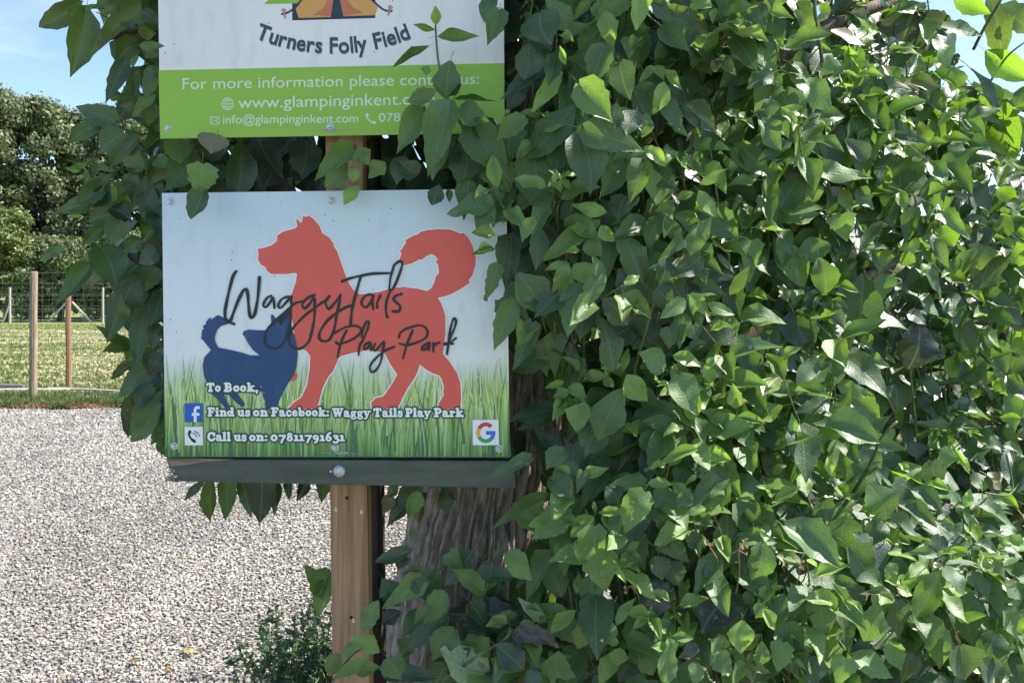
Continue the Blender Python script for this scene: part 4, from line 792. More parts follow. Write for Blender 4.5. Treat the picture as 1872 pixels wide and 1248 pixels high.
hand(1360, 800, 2.785, """420 -20 470 110 280 m;190 60 400 200 110 s;0 340 230 515 130 m;210 450 490 670 190 m;100 540 50 770 160 m;640 240 740 415 170 v;520 410 515 620 160 m;540 560 735 755 150 m;750 410 965 520 80 s;790 340 985 460 100 m
750 170 980 310 70 T;860 270 1010 385 110 m;400 780 415 1032 150 v;490 900 580 1117 120 m;680 850 610 1040 130 v;780 830 810 1030 120 s;980 690 870 915 130 v;1080 770 1175 1080 170 m;930 910 995 1180 130 v
755 795 615 770 50 s;800 750 890 700 40 T;1195 660 1440 790 130 s;1020 665 1120 805 110 s;1000 600 820 565 50 s;1030 640 1190 630 60 s;1150 690 1240 830 110 s;1200 760 1320 950 110 s;1320 870 1426 1050 110 s;1200 340 1426 445 90 s
1160 220 1300 210 90 s;970 200 1110 240 100 s;1040 50 1020 165 80 v;740 1040 810 1190 100 v;560 1110 765 1220 130 v;520 1120 480 1270 130 v;340 800 210 950 110 m;200 800 150 970 100 m;180 960 320 1145 150 v;200 1040 165 1190 110 v
90 1040 80 1170 80 v;380 730 600 760 70 m;100 850 60 920 80 v;100 870 160 980 70 y;780 760 860 800 60 y;760 830 690 790 40 y;450 740 540 880 50 v;100 90 270 240 110 o;300 210 370 430 70 c;400 330 440 430 110 m
850 30 880 110 110 g;960 120 1000 300 110 g;1060 40 1160 200 30 T;1290 10 1240 50 70 s;1320 40 1400 60 60 s;1180 120 1260 140 70 s;1240 190 1330 260 90 s;1300 280 1400 360 50 T;1120 380 1170 480 60 v;1000 440 1080 500 60 s
1050 560 1150 590 60 T;1180 540 1290 580 70 s;1240 600 1330 620 60 T;1330 560 1420 600 60 s;1180 480 1330 470 60 s;1100 640 1060 580 50 T;600 60 700 160 90 g;500 120 600 240 110 g;440 200 520 300 90 s;560 370 730 440 90 s
1040 900 1020 1010 80 d;1100 1060 1150 1250 190 d;1280 1000 1240 1200 140 d;640 1050 560 1150 110 d;840 1100 820 1270 90 d;380 1130 330 1260 120 d;700 430 640 560 110 d;780 640 720 720 60 v;1200 1130 1330 1260 150 d;1000 500 960 640 80 g
640 560 560 480 100 d;330 530 280 700 110 D;520 760 600 870 110 d;240 1010 280 1240 130 d;30 780 0 850 60 m;1340 740 1420 820 90 s;1380 900 1430 1000 80 T;880 820 960 930 100 s;1010 1000 1100 1100 90 d""")
# left of and behind the signs
hand(60, 0, 3.121, """270 10 30 155 130 o;300 70 210 445 170 o;620 40 270 310 140 o;200 80 350 40 60 T;380 30 550 20 70 s;590 230 470 350 120 o;530 340 410 590 100 d;600 400 580 570 50 o;700 400 640 570 100 o
470 690 230 590 130 m;390 710 185 820 100 m;520 760 380 880 150 m;600 790 420 970 90 m;610 260 750 260 60 o 1.97;590 610 490 600 50 o;270 975 190 960 35 T;330 1150 120 1210 100 m;400 1040 230 1170 110 m;430 1050 330 1180 100 d
560 1090 500 1190 70 T;700 980 600 1240 170 d;700 900 800 960 90 v;860 1000 880 1120 110 m;640 640 720 700 110 d;600 180 700 190 80 T;500 130 600 160 70 s;640 80 700 130 80 o;540 870 640 960 110 o;340 930 340 1020 40 m
450 1190 560 1248 110 d;260 1190 210 1240 60 T;480 10 400 90 80 o;690 280 640 330 110 o;690 600 660 720 100 o;700 540 560 670 60 v;590 1000 520 1080 80 m;300 620 360 680 60 T""", fix=2.3)
hand(0, 120, 1.89, """225 625 135 675 35 s;310 690 190 830 70 m;350 630 400 780 120 m;460 750 370 960 90 d;500 850 470 1040 75 m;540 700 500 780 70 m;455 1030 380 1085 35 o;500 1050 400 1150 70 m;560 1130 440 1250 70 m;300 340 230 365 25 T
330 370 290 400 40 m;440 490 300 540 90 m;420 540 380 620 80 s;500 380 460 480 90 d;560 400 520 450 60 m;540 640 470 680 70 d;430 410 400 480 60 o;380 380 260 470 60 v;480 600 420 640 60 m;560 780 520 900 70 d;560 900 520 980 60 m
540 560 480 580 50 T;560 1000 500 1060 60 d;520 1100 470 1190 60 d;556 1180 520 1260 50 d;360 560 280 620 50 m;500 440 560 520 70 d;460 980 440 1020 40 T;400 420 340 470 60 T;540 500 560 600 80 d""", fix=2.32)
hand(0, 0, 1, """290 740 235 812 35 m;302 770 275 815 28 m;372 880 336 915 16 d;388 875 380 957 28 o;415 875 413 956 32 m;440 875 460 947 26 d;480 870 470 963 50 D;505 870 503 945 18 d;532 870 528 915 16 d;560 870 543 916 22 D
592 870 588 920 26 m;560 1035 595 1095 30 v;598 1040 575 1100 34 m;600 1060 580 1130 34 v;350 275 300 350 60 m;440 260 430 370 52 d;470 250 520 330 60 d;400 300 340 350 50 m;560 260 540 340 60 d;680 250 720 340 70 d
300 290 270 340 40 o;320 255 330 300 50 v;735 260 700 330 60 d;790 310 800 370 50 d;760 300 740 350 60 d;510 290 480 345 60 D;600 260 620 330 60 D;400 250 380 300 60 d;545 300 600 350 60 D;660 320 690 380 70 D""", fix=2.25)
hand(0, 0, 1, '''905 1035 860 1075 40 m;880 1080 830 1040 36 v;780 1120 735 1165 40 m;830 1150 790 1210 46 v;745 1200 700 1240 40 d;690 1100 655 1150 36 v 2.0;700 1060 730 1110 40 d;760 1060 790 1100 34 m;860 1100 900 1150 44 d;930 1010 975 1060 40 v
1000 1020 1030 1090 46 m;620 1195 600 1240 30 v 1.95;650 1230 690 1215 28 y 1.95;910 1180 960 1220 50 g;1010 1130 1060 1180 46 m;820 1010 850 1050 34 v;765 900 745 950 30 v;715 905 700 940 26 o;945 930 985 975 40 v''')
# in front of the signs
hand(280, 0, 2.836, """1465 130 1462 30 50 y 1.9;1460 155 1345 130 35 T 1.9;1480 190 1685 180 65 v 1.92;1430 240 1240 350 40 v 1.91;1540 325 1505 505 150 m 1.9;1440 370 1390 350 45 v 1.91;1590 420 1515 495 65 d 1.93;1460 470 1315 520 90 o 1.9
1565 515 1780 525 30 m 1.93;1600 560 1765 640 110 m 1.91;1540 540 1390 880 180 m 1.89;1390 560 1260 800 130 v 1.92;1500 700 1440 935 130 m 1.93;1640 660 1850 930 190 m 1.91;1620 780 1580 970 200 d 1.95;1560 720 1480 880 120 d 1.96
330 700 300 800 150 b 1.99;960 770 1000 880 90 v 1.99;1040 770 830 930 110 v 1.97;1060 775 1120 860 100 y 1.96;1040 860 1030 950 60 y 1.96;1200 840 1110 910 90 y 1.98;1000 850 890 970 100 v 1.97;1010 740 1060 820 60 m 1.98
1370 900 1280 830 110 m 1.97;1700 620 1740 760 120 m 1.93;1300 820 1260 960 100 d 1.98""")
hand(0, 0, 1, """370 300 365 358 52 v 1.95;372 340 347 400 44 d 1.96;655 340 628 374 26 y 1.97;803 340 791 374 30 d 1.94;856 330 842 398 38 m 1.93;890 390 873 425 30 m 1.92;905 430 862 425 24 y 1.91;900 450 872 465 20 y 1.92
820 345 822 370 12 m 1.95;880 360 905 410 36 m 1.92;905 455 860 465 12 v 1.92;935 230 920 300 55 m 1.94;900 300 930 350 60 m 1.93;930 350 900 410 50 m 1.94""")
hand(560, 820, 2.916, """620 230 420 400 130 d;740 200 740 330 90 d 2.2;600 280 590 390 70 o;490 200 420 250 60 v;555 540 365 600 90 s;620 700 380 860 120 v;740 770 610 930 120 v;880 560 730 730 150 d;870 570 790 640 60 m;740 880 490 1090 110 d
660 830 560 930 60 v;430 740 370 800 50 T;960 1200 720 1060 240 p;850 1060 690 1100 60 p;330 1110 120 1230 60 v 1.93;390 1080 230 1000 85 y 1.93;260 1030 200 1120 60 v 1.94;430 1120 500 1240 130 m 1.95;500 1180 700 1220 90 g;560 1080 480 1010 90 m
620 640 560 740 90 m;480 600 560 650 90 d;560 420 600 500 40 o;1140 1150 990 1210 50 w;500 870 400 920 90 D;700 960 560 1040 110 d;760 1180 900 1230 90 g;870 1060 830 1120 40 m;1110 990 1250 1060 130 c;940 1010 820 1030 60 o;700 640 650 760 90 m""")
# ---- filler behind the traced leaves
LB = ([-1400, -400, 0, 100, 200, 300, 350, 420, 520, 600, 700, 780, 830, 880, 940, 1000, 1040, 1080, 1150, 1248, 1500, 1900], [950, 930, 925, 930, 900, 800, 890, 915, 905, 925, 1000, 1040, 1000, 990, 1000, 1010, 960, 900, 850, 740, 640, 600])
def rfill(n, d0, d1, coarse, kinds, seed, ytop=-100, ybot=1500, xr=2250, rightlit=True):
    r = random.Random(seed); k = 0
    while k < n:
        py = r.uniform(ytop, ybot); xl = np.interp(py, *LB)
        if 640 < py < 900 and not coarse: xl += 10
        px = r.uniform(xl, xr)
        if px > 1725 and py < 150+(px-1725)*.2 : continue
        if px > 1660 and py < 30: continue
        if not coarse and px < 1560 and noise.noise(Vector((px/85, py/85, 8))) < -.16 and r.random() < .8: k += .6; continue
        k += 1
        Y = surf(px, py)+r.uniform(d0, d1); size = r.uniform(.075, .15) if not coarse else r.uniform(.09, .15)
        lit = min(1, max(0, (px-1350)/350)) if rightlit else 0
        p = P(px, py, Y); c = (Vector(CAMP)-p).normalized()
        nrm = c*(1-.3*lit)+Vector((.5*lit+r.gauss(0, .35), 0, .3+.75*lit+r.gauss(0, .28)))
        yd = Vector((r.gauss(0, .55+.35*lit), -.25-.45*lit, -1+.5*lit+r.gauss(0, .25+.25*lit)))
        kd = r.choice(kinds); sz = size*(.6 if kd in 'yT' else 1)
        geo = ('c', r.randrange(len(COARSE))) if coarse else (('y', r.randrange(len(FINEY))) if kd in 'yT' else ('f', r.randrange(len(FINE))))
        th = 1 if (py > 760 and px > 1040) or (py > 1040 and px > 640) else 0
        add_leaf(th, p-yd.normalized()*sz*.5, yd, nrm, sz, sz*r.uniform(.48, .68), kd, geo)
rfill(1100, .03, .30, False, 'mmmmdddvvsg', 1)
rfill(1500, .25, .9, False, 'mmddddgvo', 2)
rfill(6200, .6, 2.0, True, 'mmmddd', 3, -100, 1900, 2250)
# leafy shoots: a stem that carries its leaves in a spiral, large below and small and pale at the tip
SHOOTS = {0: [], 1: []}
r = random.Random(9)
for k in range(125):
    py = r.uniform(-60, 1230); px = r.uniform(np.interp(py, *LB)+15, 2000)
    if px > 1740 and py < 170: continue
    Y = surf(px, py); e = P(px, py, Y+r.uniform(-.09, .03)); b = P(px+r.gauss(0, 50), py+r.uniform(60, 190), Y+r.uniform(.12, .3)); mdp = (e+b)*.5+Vector((r.gauss(0, .015), -.02, r.gauss(0, .01)))
    st = crv([b, mdp, e], 4); th = 1 if (py > 760 and px > 1040) else 0
    SHOOTS[th].append(tube(st, [.0034-.0022*i/(len(st)-1) for i in range(len(st))], 5)); nl = r.randint(7, 11); ang = r.uniform(0, 6.28); big = r.uniform(.09, .15)
    for j in range(nl):
        t = .25+.75*(j+1)/nl; q = st[min(len(st)-1, int(t*(len(st)-1)))]; ax = (e-mdp).normalized(); u = ax.orthogonal().normalized(); v = ax.cross(u); ang += 2.4
        rad = u*math.cos(ang)+v*math.sin(ang); sz = big*(1-t)**.6+.034+r.uniform(0, .016); lift = .9*t-.35
        d = rad+ax*lift+Vector((0, 0, -.55*(1-t)-.1)); nrm = ax*(.9)+rad*(-.25+.5*(1-t))+Vector((.25 if px > 1400 else 0, -.35, .35))
        kd = ('T' if px > 1600 and r.random() < .3 else 'y') if t > .85 else (r.choice('vvym') if t > .6 else r.choice('mmvs' if px > 1400 else 'mmvd'))
        add_leaf(th, q+rad*sz*.22, d, nrm, sz, sz*r.uniform(.42, .6), kd, ('y', r.randrange(len(FINEY))) if t > .6 else ('f', r.randrange(len(FINE))))
# rosettes of young leaves
for k in range(50):
    py = r.uniform(0, 1240); px = r.uniform(np.interp(py, *LB)+20, 1900)
    if px > 1740 and py < 160: continue
    p = P(px, py, surf(px, py)+r.uniform(-.04, .06)); ax = Vector((r.gauss(0, .3), -.6, .8)).normalized()
    kd = 'T' if px > 1500 and r.random() < .5 else 'y'; th = 1 if (py > 760 and px > 1040) else 0
    u = ax.orthogonal().normalized(); v = ax.cross(u); m_ = r.randint(4, 6); a0 = r.uniform(0, 6.28)
    for j in range(m_):
        a = a0+j*6.28/m_+r.uniform(-.3, .3); el = r.uniform(-.2, .7); d = (u*math.cos(a)+v*math.sin(a))*math.cos(el)+ax*math.sin(el)-Vector((0, 0, .25))
        sz = r.uniform(.028, .06); add_leaf(th, p, d, ax+Vector((0, -.3, 0)), sz, sz*r.uniform(.38, .55), r.choice([kd, kd, 'v']), ('y', r.randrange(len(FINEY))))
# left cluster
LL = ([-500, -100, 0, 60, 150, 200, 260, 330, 420, 500, 560, 620, 700, 800, 840], [60, 110, 120, 150, 205, 200, 180, 180, 150, 150, 170, 205, 235, 262, 290])
for k in range(300):
    py = r.uniform(-350, 840); xl = np.interp(py, *LL); px = xl+(r.random()**.75)*(400-xl)
    if 60 < py < 175 and px < 262: continue
    p = P(px, py, r.uniform(2.25, 2.75)); kd = r.choice('mmsovvo' if px > 220 else 'vmovTs'); sz = r.uniform(.05, .11)
    yd = Vector((-.9+r.gauss(0, .6), r.gauss(0, .6), -.45+r.gauss(0, .55))); nrm = (Vector(CAMP)-p).normalized()*.7+Vector((r.gauss(0, .6), 0, .75+r.gauss(0, .5)))
    add_leaf(0, p-yd.normalized()*sz*.5, yd, nrm, sz, sz*r.uniform(.45, .65), kd, ('f', r.randrange(len(FINE))))
# behind the signs and between them
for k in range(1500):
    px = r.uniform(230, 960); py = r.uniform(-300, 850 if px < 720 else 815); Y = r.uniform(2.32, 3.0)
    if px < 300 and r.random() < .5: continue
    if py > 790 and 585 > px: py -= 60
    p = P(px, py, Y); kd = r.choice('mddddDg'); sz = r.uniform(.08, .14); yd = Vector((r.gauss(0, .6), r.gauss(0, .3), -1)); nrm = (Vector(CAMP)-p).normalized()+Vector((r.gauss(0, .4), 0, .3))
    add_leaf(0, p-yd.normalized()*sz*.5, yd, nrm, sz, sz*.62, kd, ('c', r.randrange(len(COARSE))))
# crown above the picture
cc, cr_ = np.array([.12, 2.65, 3.7]), np.array([1.3, 1.05, 1.7])
n = 0
while n < 5200:
    q = np.array([r.uniform(-1, 1) for _ in range(3)]); l = np.linalg.norm(q)
    if l > 1 or l < .25: continue
    p = cc+q*cr_; 
    zc = EYE+(HY+40)/F*p[1]
    if p[2] < zc or (p[0]/p[1] > .47): continue
    n += 1; yd = np.array([r.gauss(0, .6)+q[0]*.6, r.gauss(0, .6)+q[1]*.6, -.6]); nr_ = np.array([r.gauss(0, .6)+q[0], r.gauss(0, .6)+q[1], .9+q[2]])
    sz = r.uniform(.1, .16); add_leaf(0, p, yd, nr_, sz, sz*.62, r.choice('mmmdv'), ('c', r.randrange(len(COARSE))))

# ---- which leaves show largest: a coarse depth buffer
NL = len(LEAVES); zb = np.full((312, 468), 1e9); ob = np.full((312, 468), -1, int)
def zput(pts, Y, idx):
    pts = np.array(pts); x0, x1 = int(max(0, pts[:, 0].min())), int(min(467, pts[:, 0].max()+1)); y0, y1 = int(max(0, pts[:, 1].min())), int(min(311, pts[:, 1].max()+1))
    if x0 > x1 or y0 > y1: return
    gx, gy = np.meshgrid(np.arange(x0, x1+1)+.5, np.arange(y0, y1+1)+.5); ins = np.ones(gx.shape, bool)
    s0 = 0
    for i in range(len(pts)):
        a, b = pts[i], pts[(i+1) % len(pts)]; cr__ = (b[0]-a[0])*(gy-a[1])-(b[1]-a[1])*(gx-a[0])
        if i == 0: s0 = np.sign(np.cross(pts[1]-pts[0], pts[2]-pts[0]))
        ins &= cr__*s0 >= 0
    sub = zb[y0:y1+1, x0:x1+1]; m_ = ins & (Y < sub); sub[m_] = Y; ob[y0:y1+1, x0:x1+1][m_] = idx
for c_ in ([(287, -10), (922, -10), (922, 243), (293, 253)], [(296, 353), (925, 345), (940, 890), (302, 880)]): zput([(a/4, b/4) for a, b in c_], 2.02, -2)
for i, (th, Mx, p, kd, geo, hd) in enumerate(LEAVES):
    q = [p+Mx@np.array(v) for v in ((0, 0, 0), (-.45, .3, .05), (-.3, .65, 0), (0, 1, -.1), (.3, .65, 0), (.45, .3, .05))]
    if min(v[1] for v in q) < .5: continue
    zput([((v[0]/v[1]*F+CX)/4, (HY-(v[2]-EYE)/v[1]*F)/4) for v in q], sum(v[1] for v in q)/6, i)
cnt = np.bincount(ob[ob >= 0].ravel(), minlength=NL)

# ---- the tree, the suckers at its foot
tree = thing('leafy_tree', (-.17, 2.6, 0), 'leafy broadleaf tree with furrowed trunk growing behind and over the signs', 'tree')
shrub = thing('sucker_shrub', (.45, 2.3, 0), 'dense low mass of glossy leafy shoots around the tree foot', 'shrub')
M['bark'] = noisy(mat('bark', rough=.9, spec=.2), (.2, .17, .14), (.58, .5, .42), scale=14, stretch=(4, 4, 1.3), bump=1, c3=(.40, .34, .28), lo=.3, hi=.68, bscale=30)
def trunk():
    zs = [-.05, .3, .55, .8, 1.05, 1.3, 1.6, 2.2, 3.0, 4.4]; cx_ = [-.17, -.15, -.135, -.11, -.07, -.03, .02, .08, .15, .25]; rs = [.42, .30, .245, .205, .185, .175, .165, .14, .11, .05]
    na, nz_ = 340, 380; V = np.zeros((nz_*na, 3)); k = 0
    for i in range(nz_):
        z = -.05+4.45*(i/(nz_-1))**1.35; c = np.interp(z, zs, cx_); r0 = np.interp(z, zs, rs)
        for j in range(na):
            a = 2*math.pi*j/na; ca, sa = math.cos(a), math.sin(a)
            wv = noise.noise(Vector((ca*1.6, sa*1.6, z*1.1)))*.9
            n1 = abs(noise.noise(Vector((ca*11+wv*1.2, sa*11, z*5+wv)))); n2 = abs(noise.noise(Vector((ca*24, sa*24+wv, z*14)))); n3 = noise.noise(Vector((ca*1.3+7, sa*1.3, z*.8)))
            r1 = r0*(1+.1*n3+(.12*max(0, .8-z)*math.sin(a*4+1)))+.032*min(n1*3.2, 1)+.02*n2-.02
            V[k] = (c+ca*r1, 2.6+sa*r1, z); k += 1
    i, j = np.meshgrid(np.arange(nz_-1), np.arange(na), indexing='ij'); a = i*na+j; b = i*na+(j+1) % na
    Fq = np.stack([a, b, b+na, a+na], -1).reshape(-1, 4)
    return npmesh('trunk', V, Fq, True)
link('trunk', trunk(), M['bark'], tree)
M['twig'] = noisy(mat('twig', rough=.6), (.07, .09, .04), (.17, .19, .09), scale=20)
M['limb'] = noisy(mat('limb', rough=.85), (.07, .055, .04), (.2, .16, .12), scale=12, stretch=(4, 4, 1), bump=.5)
def limb(pts, r0, r1, par=tree, nm='branch', mt='limb'):
    c = crv(pts, 5); return link(nm, mesh(nm, *tube(c, [r0+(r1-r0)*i/(len(c)-1) for i in range(len(c))], 7, .08), True), M[mt], par)
for pts, a, b in (([(0, 2.6, 1.9), (-.35, 2.6, 2.25), (-.8, 2.5, 2.4), (-1.15, 2.4, 2.3)], .05, .012), ([(.02, 2.6, 1.5), (-.3, 2.65, 1.75), (-.7, 2.6, 1.8), (-1.0, 2.45, 1.6)], .035, .008),
                  ([(.05, 2.6, 1.7), (.4, 2.5, 2.0), (.8, 2.4, 2.3), (1.2, 2.6, 2.5)], .05, .012), ([(.05, 2.6, 2.1), (.3, 2.3, 2.6), (.4, 2.0, 3.0)], .05, .015), ([(.1, 2.6, 2.5), (-.4, 2.9, 3.1), (-.8, 3.1, 3.8)], .05, .015),
                  ([(.12, 2.6, 2.6), (.6, 2.9, 3.2), (.9, 3.1, 3.9)], .05, .015), ([(0, 2.6, 1.3), (.35, 2.4, 1.5), (.7, 2.3, 1.55), (1.1, 2.5, 1.7)], .04, .01), ([(-.02, 2.6, 1.2), (-.35, 2.5, 1.35), (-.7, 2.4, 1.38), (-.88, 2.36, 1.3)], .018, .004)):
    limb(pts, a, b)
def pt(px, py, Y): return tuple(P(px, py, Y))
# stems one can see
for (pts, a, b, par) in (([pt(900, 320, 2.0), pt(850, 240, 1.95), pt(818, 176, 1.93), pt(802, 116, 1.92), pt(796, 46, 1.91)], .0045, .002, tree), ([pt(905, 255, 2.0), pt(860, 245, 1.95), pt(826, 200, 1.93)], .003, .002, tree),
    ([pt(1500, 200, 2.3), pt(1506, 140, 2.15), pt(1490, 20, 2.1), pt(1492, -40, 2.1)], .005, .004, tree), ([pt(1360, 235, 2.2), pt(1400, 190, 2.05), pt(1420, 150, 2.0)], .0035, .002, tree),
    ([pt(1300, 290, 2.15), pt(1340, 245, 2.05), pt(1390, 200, 2.0)], .0035, .002, tree), ([pt(1056, 160, 2.2), pt(1044, 200, 2.0), pt(1042, 130, 1.95)], .003, .002, tree), ([pt(1780, 90, 2.6), pt(1800, 50, 2.5), pt(1830, 0, 2.4), pt(1860, -60, 2.4)], .005, .003, tree),
    ([pt(1800, 170, 2.7), pt(1822, 130, 2.6), pt(1850, 95, 2.5), pt(1900, 60, 2.5)], .004, .002, tree), ([pt(1540, 770, 2.4), pt(1530, 740, 2.2), pt(1523, 700, 2.1)], .004, .002, tree), ([pt(1480, 830, 2.2), pt(1505, 760, 2.1), pt(1526, 690, 2.05)], .005, .002, shrub),
    ([pt(1560, 900, 2.2), pt(1590, 850, 2.1), pt(1612, 800, 2.05), pt(1640, 770, 2.05)], .005, .003, shrub), ([pt(1330, 830, 2.1), pt(1340, 790, 2.0), pt(1350, 730, 1.95)], .003, .0015, shrub), ([pt(800, 1250, 2.1), pt(870, 1200, 2.0), pt(920, 1170, 1.98), pt(937, 1150, 1.98)], .004, .003, shrub),
    ([pt(860, 1130, 2.1), pt(895, 1060, 2.0), pt(905, 960, 2.0)], .002, .0012, shrub), ([pt(600, 1260, 2.0), pt(640, 1200, 1.95), pt(690, 1170, 1.95)], .003, .002, shrub), ([pt(1140, 1010, 2.0), pt(1085, 990, 1.95), pt(1070, 930, 1.92)], .003, .0015, shrub),
    ([pt(200, 220, 2.5), pt(150, 210, 2.4), pt(110, 205, 2.35)], .003, .0015, tree), ([pt(380, 330, 2.4), pt(300, 350, 2.35), pt(240, 340, 2.3), pt(190, 335, 2.3)], .004, .002, tree), ([pt(330, 235, 2.4), pt(260, 245, 2.35), pt(200, 225, 2.3)], .004, .002, tree),
    ([pt(290, 300, 2.4), pt(330, 250, 2.35), pt(350, 245, 2.2)], .003, .002, tree), ([pt(720, 1080, 2.3), pt(690, 1065, 2.2), pt(685, 1050, 2.15)], .006, .004, shrub), ([pt(1840, 830, 2.3), pt(1850, 900, 2.3), pt(1800, 900, 2.2)], .003, .002, shrub)):
    limb(pts, a, b, par, 'stem', 'twig')
# stems behind the leaves: joined
tw = {0: SHOOTS[0], 1: SHOOTS[1]}
for k in range(260):
    py = r.uniform(-80, 1240); px = r.uniform(np.interp(py, *LB)+10, 1950)
    if px > 1730 and py < 160: continue
    Y = surf(px, py); e = P(px, py, Y+.02); s_ = P(px+r.gauss(0, 40), py+r.uniform(60, 220), Y+r.uniform(.15, .5)); m_ = (e+s_)*.5+Vector((r.gauss(0, .02), 0, r.gauss(0, .02)))
    tw[1 if py > 760 and px > 1040 else 0].append(tube([s_, m_, e], [.0038, .003, .0016], 4))
for k in range(60):
    py = r.uniform(0, 800); px = r.uniform(np.interp(py, *LL)+25, 420); e = P(px, py, 2.4); s_ = e+Vector((r.uniform(.1, .35), .15, -r.uniform(-.05, .2))); tw[0].append(tube([s_, (s_+e)*.5+Vector((0, 0, .02)), e], [.004, .003, .0015], 4))
link('twigs', mesh('twigs', *join(tw[0])), M['twig'], tree, kind='stuff'); link('twigs', mesh('twigs', *join(tw[1])), M['twig'], shrub, kind='stuff')

GEO = {'f': FINE, 'y': FINEY, 'c': COARSE, 'cr': [CR]}
_lm = {}
def leaf_mesh(kd, geo):
    if (kd, geo) not in _lm:
        V, Fq, uv = GEO[geo[0]][geo[1]]; me = npmesh('leaf', V, Fq, True, uv, np.tile(np.array(KCOL[kd]), (len(V), 1))); me.materials.append(M['leaf']); _lm[(kd, geo)] = me
    return _lm[(kd, geo)]
from mathutils import Matrix
for th, root in ((0, tree), (1, shrub)):
    ids = [i for i in range(NL) if LEAVES[i][0] == th]; ids.sort(key=lambda i: -cnt[i]); top = [i for i in ids[:296] if cnt[i] > 3]; ts = set(top)
    for i in top:
        _, Mx, p, kd, geo, hd = LEAVES[i]
        if geo[0] == 'c': geo = ('f', i % len(FINE))
        o = bpy.data.objects.new('leaf', leaf_mesh(kd, geo)); C.objects.link(o); o.parent = root
        mt = Matrix([[*Mx[0], p[0]], [*Mx[1], p[1]], [*Mx[2], p[2]], [0, 0, 0, 1]]); o.matrix_parent_inverse = parent_inv(root)
        lo_, ro_, sc_ = mt.decompose(); o.location = lo_; o.rotation_mode = 'QUATERNION'; o.rotation_quaternion = ro_; o.scale = sc_
    for gk, nm in (('F', 'foliage'), ('c', 'inner_foliage')):
        Vs, Fs, Us, Cs = [], [], [], []; off = {}; base = 0
        bygeo = {}
        for i in ids:
            if i in ts: continue
            g = LEAVES[i][4]
            if (g[0] == 'c') != (gk == 'c'): continue
            bygeo.setdefault((g), []).append(i)
        quad = []
        for g, li in bygeo.items():
            V, Fq, uv = GEO[g[0]][g[1]]; Ms = np.stack([LEAVES[i][1] for i in li]); ps = np.stack([LEAVES[i][2] for i in li])
            VV = np.einsum('nij,vj->nvi', Ms, V)+ps[:, None]; nL = len(li)
            Vs.append(VV.reshape(-1, 3)); Fs.append((Fq[None]+(base+np.arange(nL)*len(V))[:, None, None]).reshape(-1, 4)); Us.append(np.tile(uv, (nL, 1)))
            cb = np.array([KCOL[LEAVES[i][3]] for i in li])*rng.uniform(.7, 1.35, (nL, 1)); Cs.append(np.repeat(cb, len(V), 0)); base += nL*len(V)
        if Vs: link(nm, npmesh(nm, np.concatenate(Vs), np.concatenate(Fs), True, np.concatenate(Us), np.concatenate(Cs)), M['leaf'], root, kind='stuff')

# ---- withered flower stalks, the small weed by the post, litter on the ground
M['stalk'] = mat('dry_stalk', (.26, .2, .1), .8); M['seed'] = mat('seed_head', (.42, .27, .18), .9)
def stalk(px0, py0, px1, py1, Y, label):
    a, b = P(px0, py0, Y+.05), P(px1, py1, Y); t = thing('withered_flower', a, label, 'dead flower', 'withered flower stalks among the leaves')
    link('stem', mesh('stem', *tube([a, (a+b)*.5+Vector((.006, 0, 0)), b], [.0016, .0013, .001], 5)), M['stalk'], t)
    hp_ = []
    for k in range(7):
        e = b+Vector((rnd.uniform(-.02, .02), rnd.uniform(-.015, .01), rnd.uniform(-.012, .02))); hp_.append(tube([b, e], [.0007, .0007], 4))
        c = []
        for j in range(5): q = e+Vector((rnd.gauss(0, .002), rnd.gauss(0, .002), rnd.gauss(0, .002))); c.append(tube([e, q+Vector((0, 0, .003))], [.0022, .0008], 5))
        hp_ += c
    link('seed_head', mesh('seed_head', *join(hp_)), M['seed'], t)
stalk(1345, 1085, 1350, 1005, 1.86, 'tall withered flower stalk with brown seed heads in the middle of the shoots')
stalk(1320, 1050, 1292, 990, 1.87, 'shorter withered flower stalk just left of the tall one')
stalk(1170, 1100, 1152, 1070, 1.87, 'small withered flower head low among dark leaves')
stalk(1450, 1080, 1462, 1030, 1.9, 'withered brown flower beside the large pointed leaves at right')
weed = thing('small_leafed_weed', (fx(560, 3.25), 3.25, 0), 'low weed with small dark leaves beside the post foot', 'weed')
Vs, Fs, Us, Cs, ws_, base = [], [], [], [], [], 0
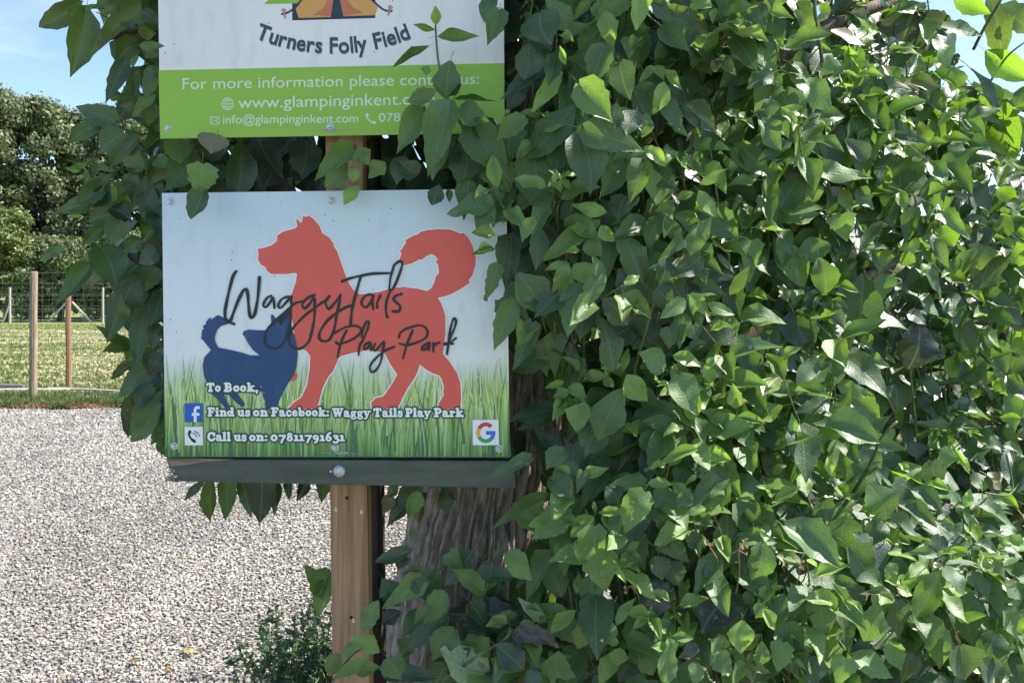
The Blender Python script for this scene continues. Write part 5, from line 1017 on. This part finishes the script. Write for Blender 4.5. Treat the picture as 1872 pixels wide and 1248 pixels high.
for k in range(80):
    bx_ = fx(560, 3.25)+r.gauss(0, .10); h_ = r.uniform(.12, .52)*(1-.8*abs(bx_-fx(570, 3.25))); c0 = Vector((bx_, 3.25+r.gauss(0, .08), 0)); c1 = c0+Vector((r.gauss(0, .07), r.gauss(0, .05), h_)); ws_.append(tube([c0, (c0+c1)*.5+Vector((r.gauss(0, .02), 0, 0)), c1], [.003, .0025, .001], 4))
    for j in range(30):
        t = r.uniform(.3, 1.02); p = np.array(c0+(c1-c0)*t); yd = np.array([r.gauss(0, 1), r.gauss(0, .8), r.uniform(-.3, .8)]); yd /= np.linalg.norm(yd); z = np.array([r.gauss(0, .4), -.4, 1.]); z -= yd*z.dot(yd); z /= np.linalg.norm(z); x_ = np.cross(yd, z); sz = r.uniform(.018, .038)
        V, Fq, uv = COARSE[r.randrange(6)]; Mx = np.stack([x_*sz*.42, yd*sz, z*sz], 1); Vs.append(V@Mx.T+p); Fs.append(Fq+base); Us.append(uv); Cs.append(np.tile(np.array(KCOL[r.choice('mmdvg')])*r.uniform(.8, 1.4), (len(V), 1))); base += len(V)
link('foliage', npmesh('foliage', np.concatenate(Vs), np.concatenate(Fs), True, np.concatenate(Us), np.concatenate(Cs)), M['leaf'], weed, kind='stuff'); link('stem', mesh('stem', *join(ws_)), M['twig'], weed, kind='stuff')
for k, (px, py) in enumerate(((300, 1236), (352, 1205), (248, 1222))):
    Y = F*1.6/(py-HY); V, Fq, uv = CR; sz = r.uniform(.05, .08); a = r.uniform(0, 6.28); ca, sa = math.cos(a), math.sin(a)
    c = np.array([(px-CX)/F*Y, Y, .022]); VV = V*np.array([sz*.6, sz, sz*.8]); VV = np.c_[VV[:, 0]*ca-VV[:, 1]*sa, VV[:, 0]*sa+VV[:, 1]*ca, VV[:, 2]+.006]+c
    o = link('fallen_leaf', npmesh('fallen_leaf', VV, Fq, True, uv, np.tile(np.array([(.3, .2, .1), (.36, .27, .15), (.25, .15, .08)][k % 3]), (len(VV), 1))), M['leaf'])
    o['label'] = ['curled brown fallen leaf on gravel, between the other two', 'curled tan fallen leaf on gravel, closest to the small weed', 'dark brown fallen leaf on gravel, farthest from the small weed'][k]; o['category'] = 'leaf'; o['group'] = 'fallen leaves on the gravel'
print('leaves', NL)
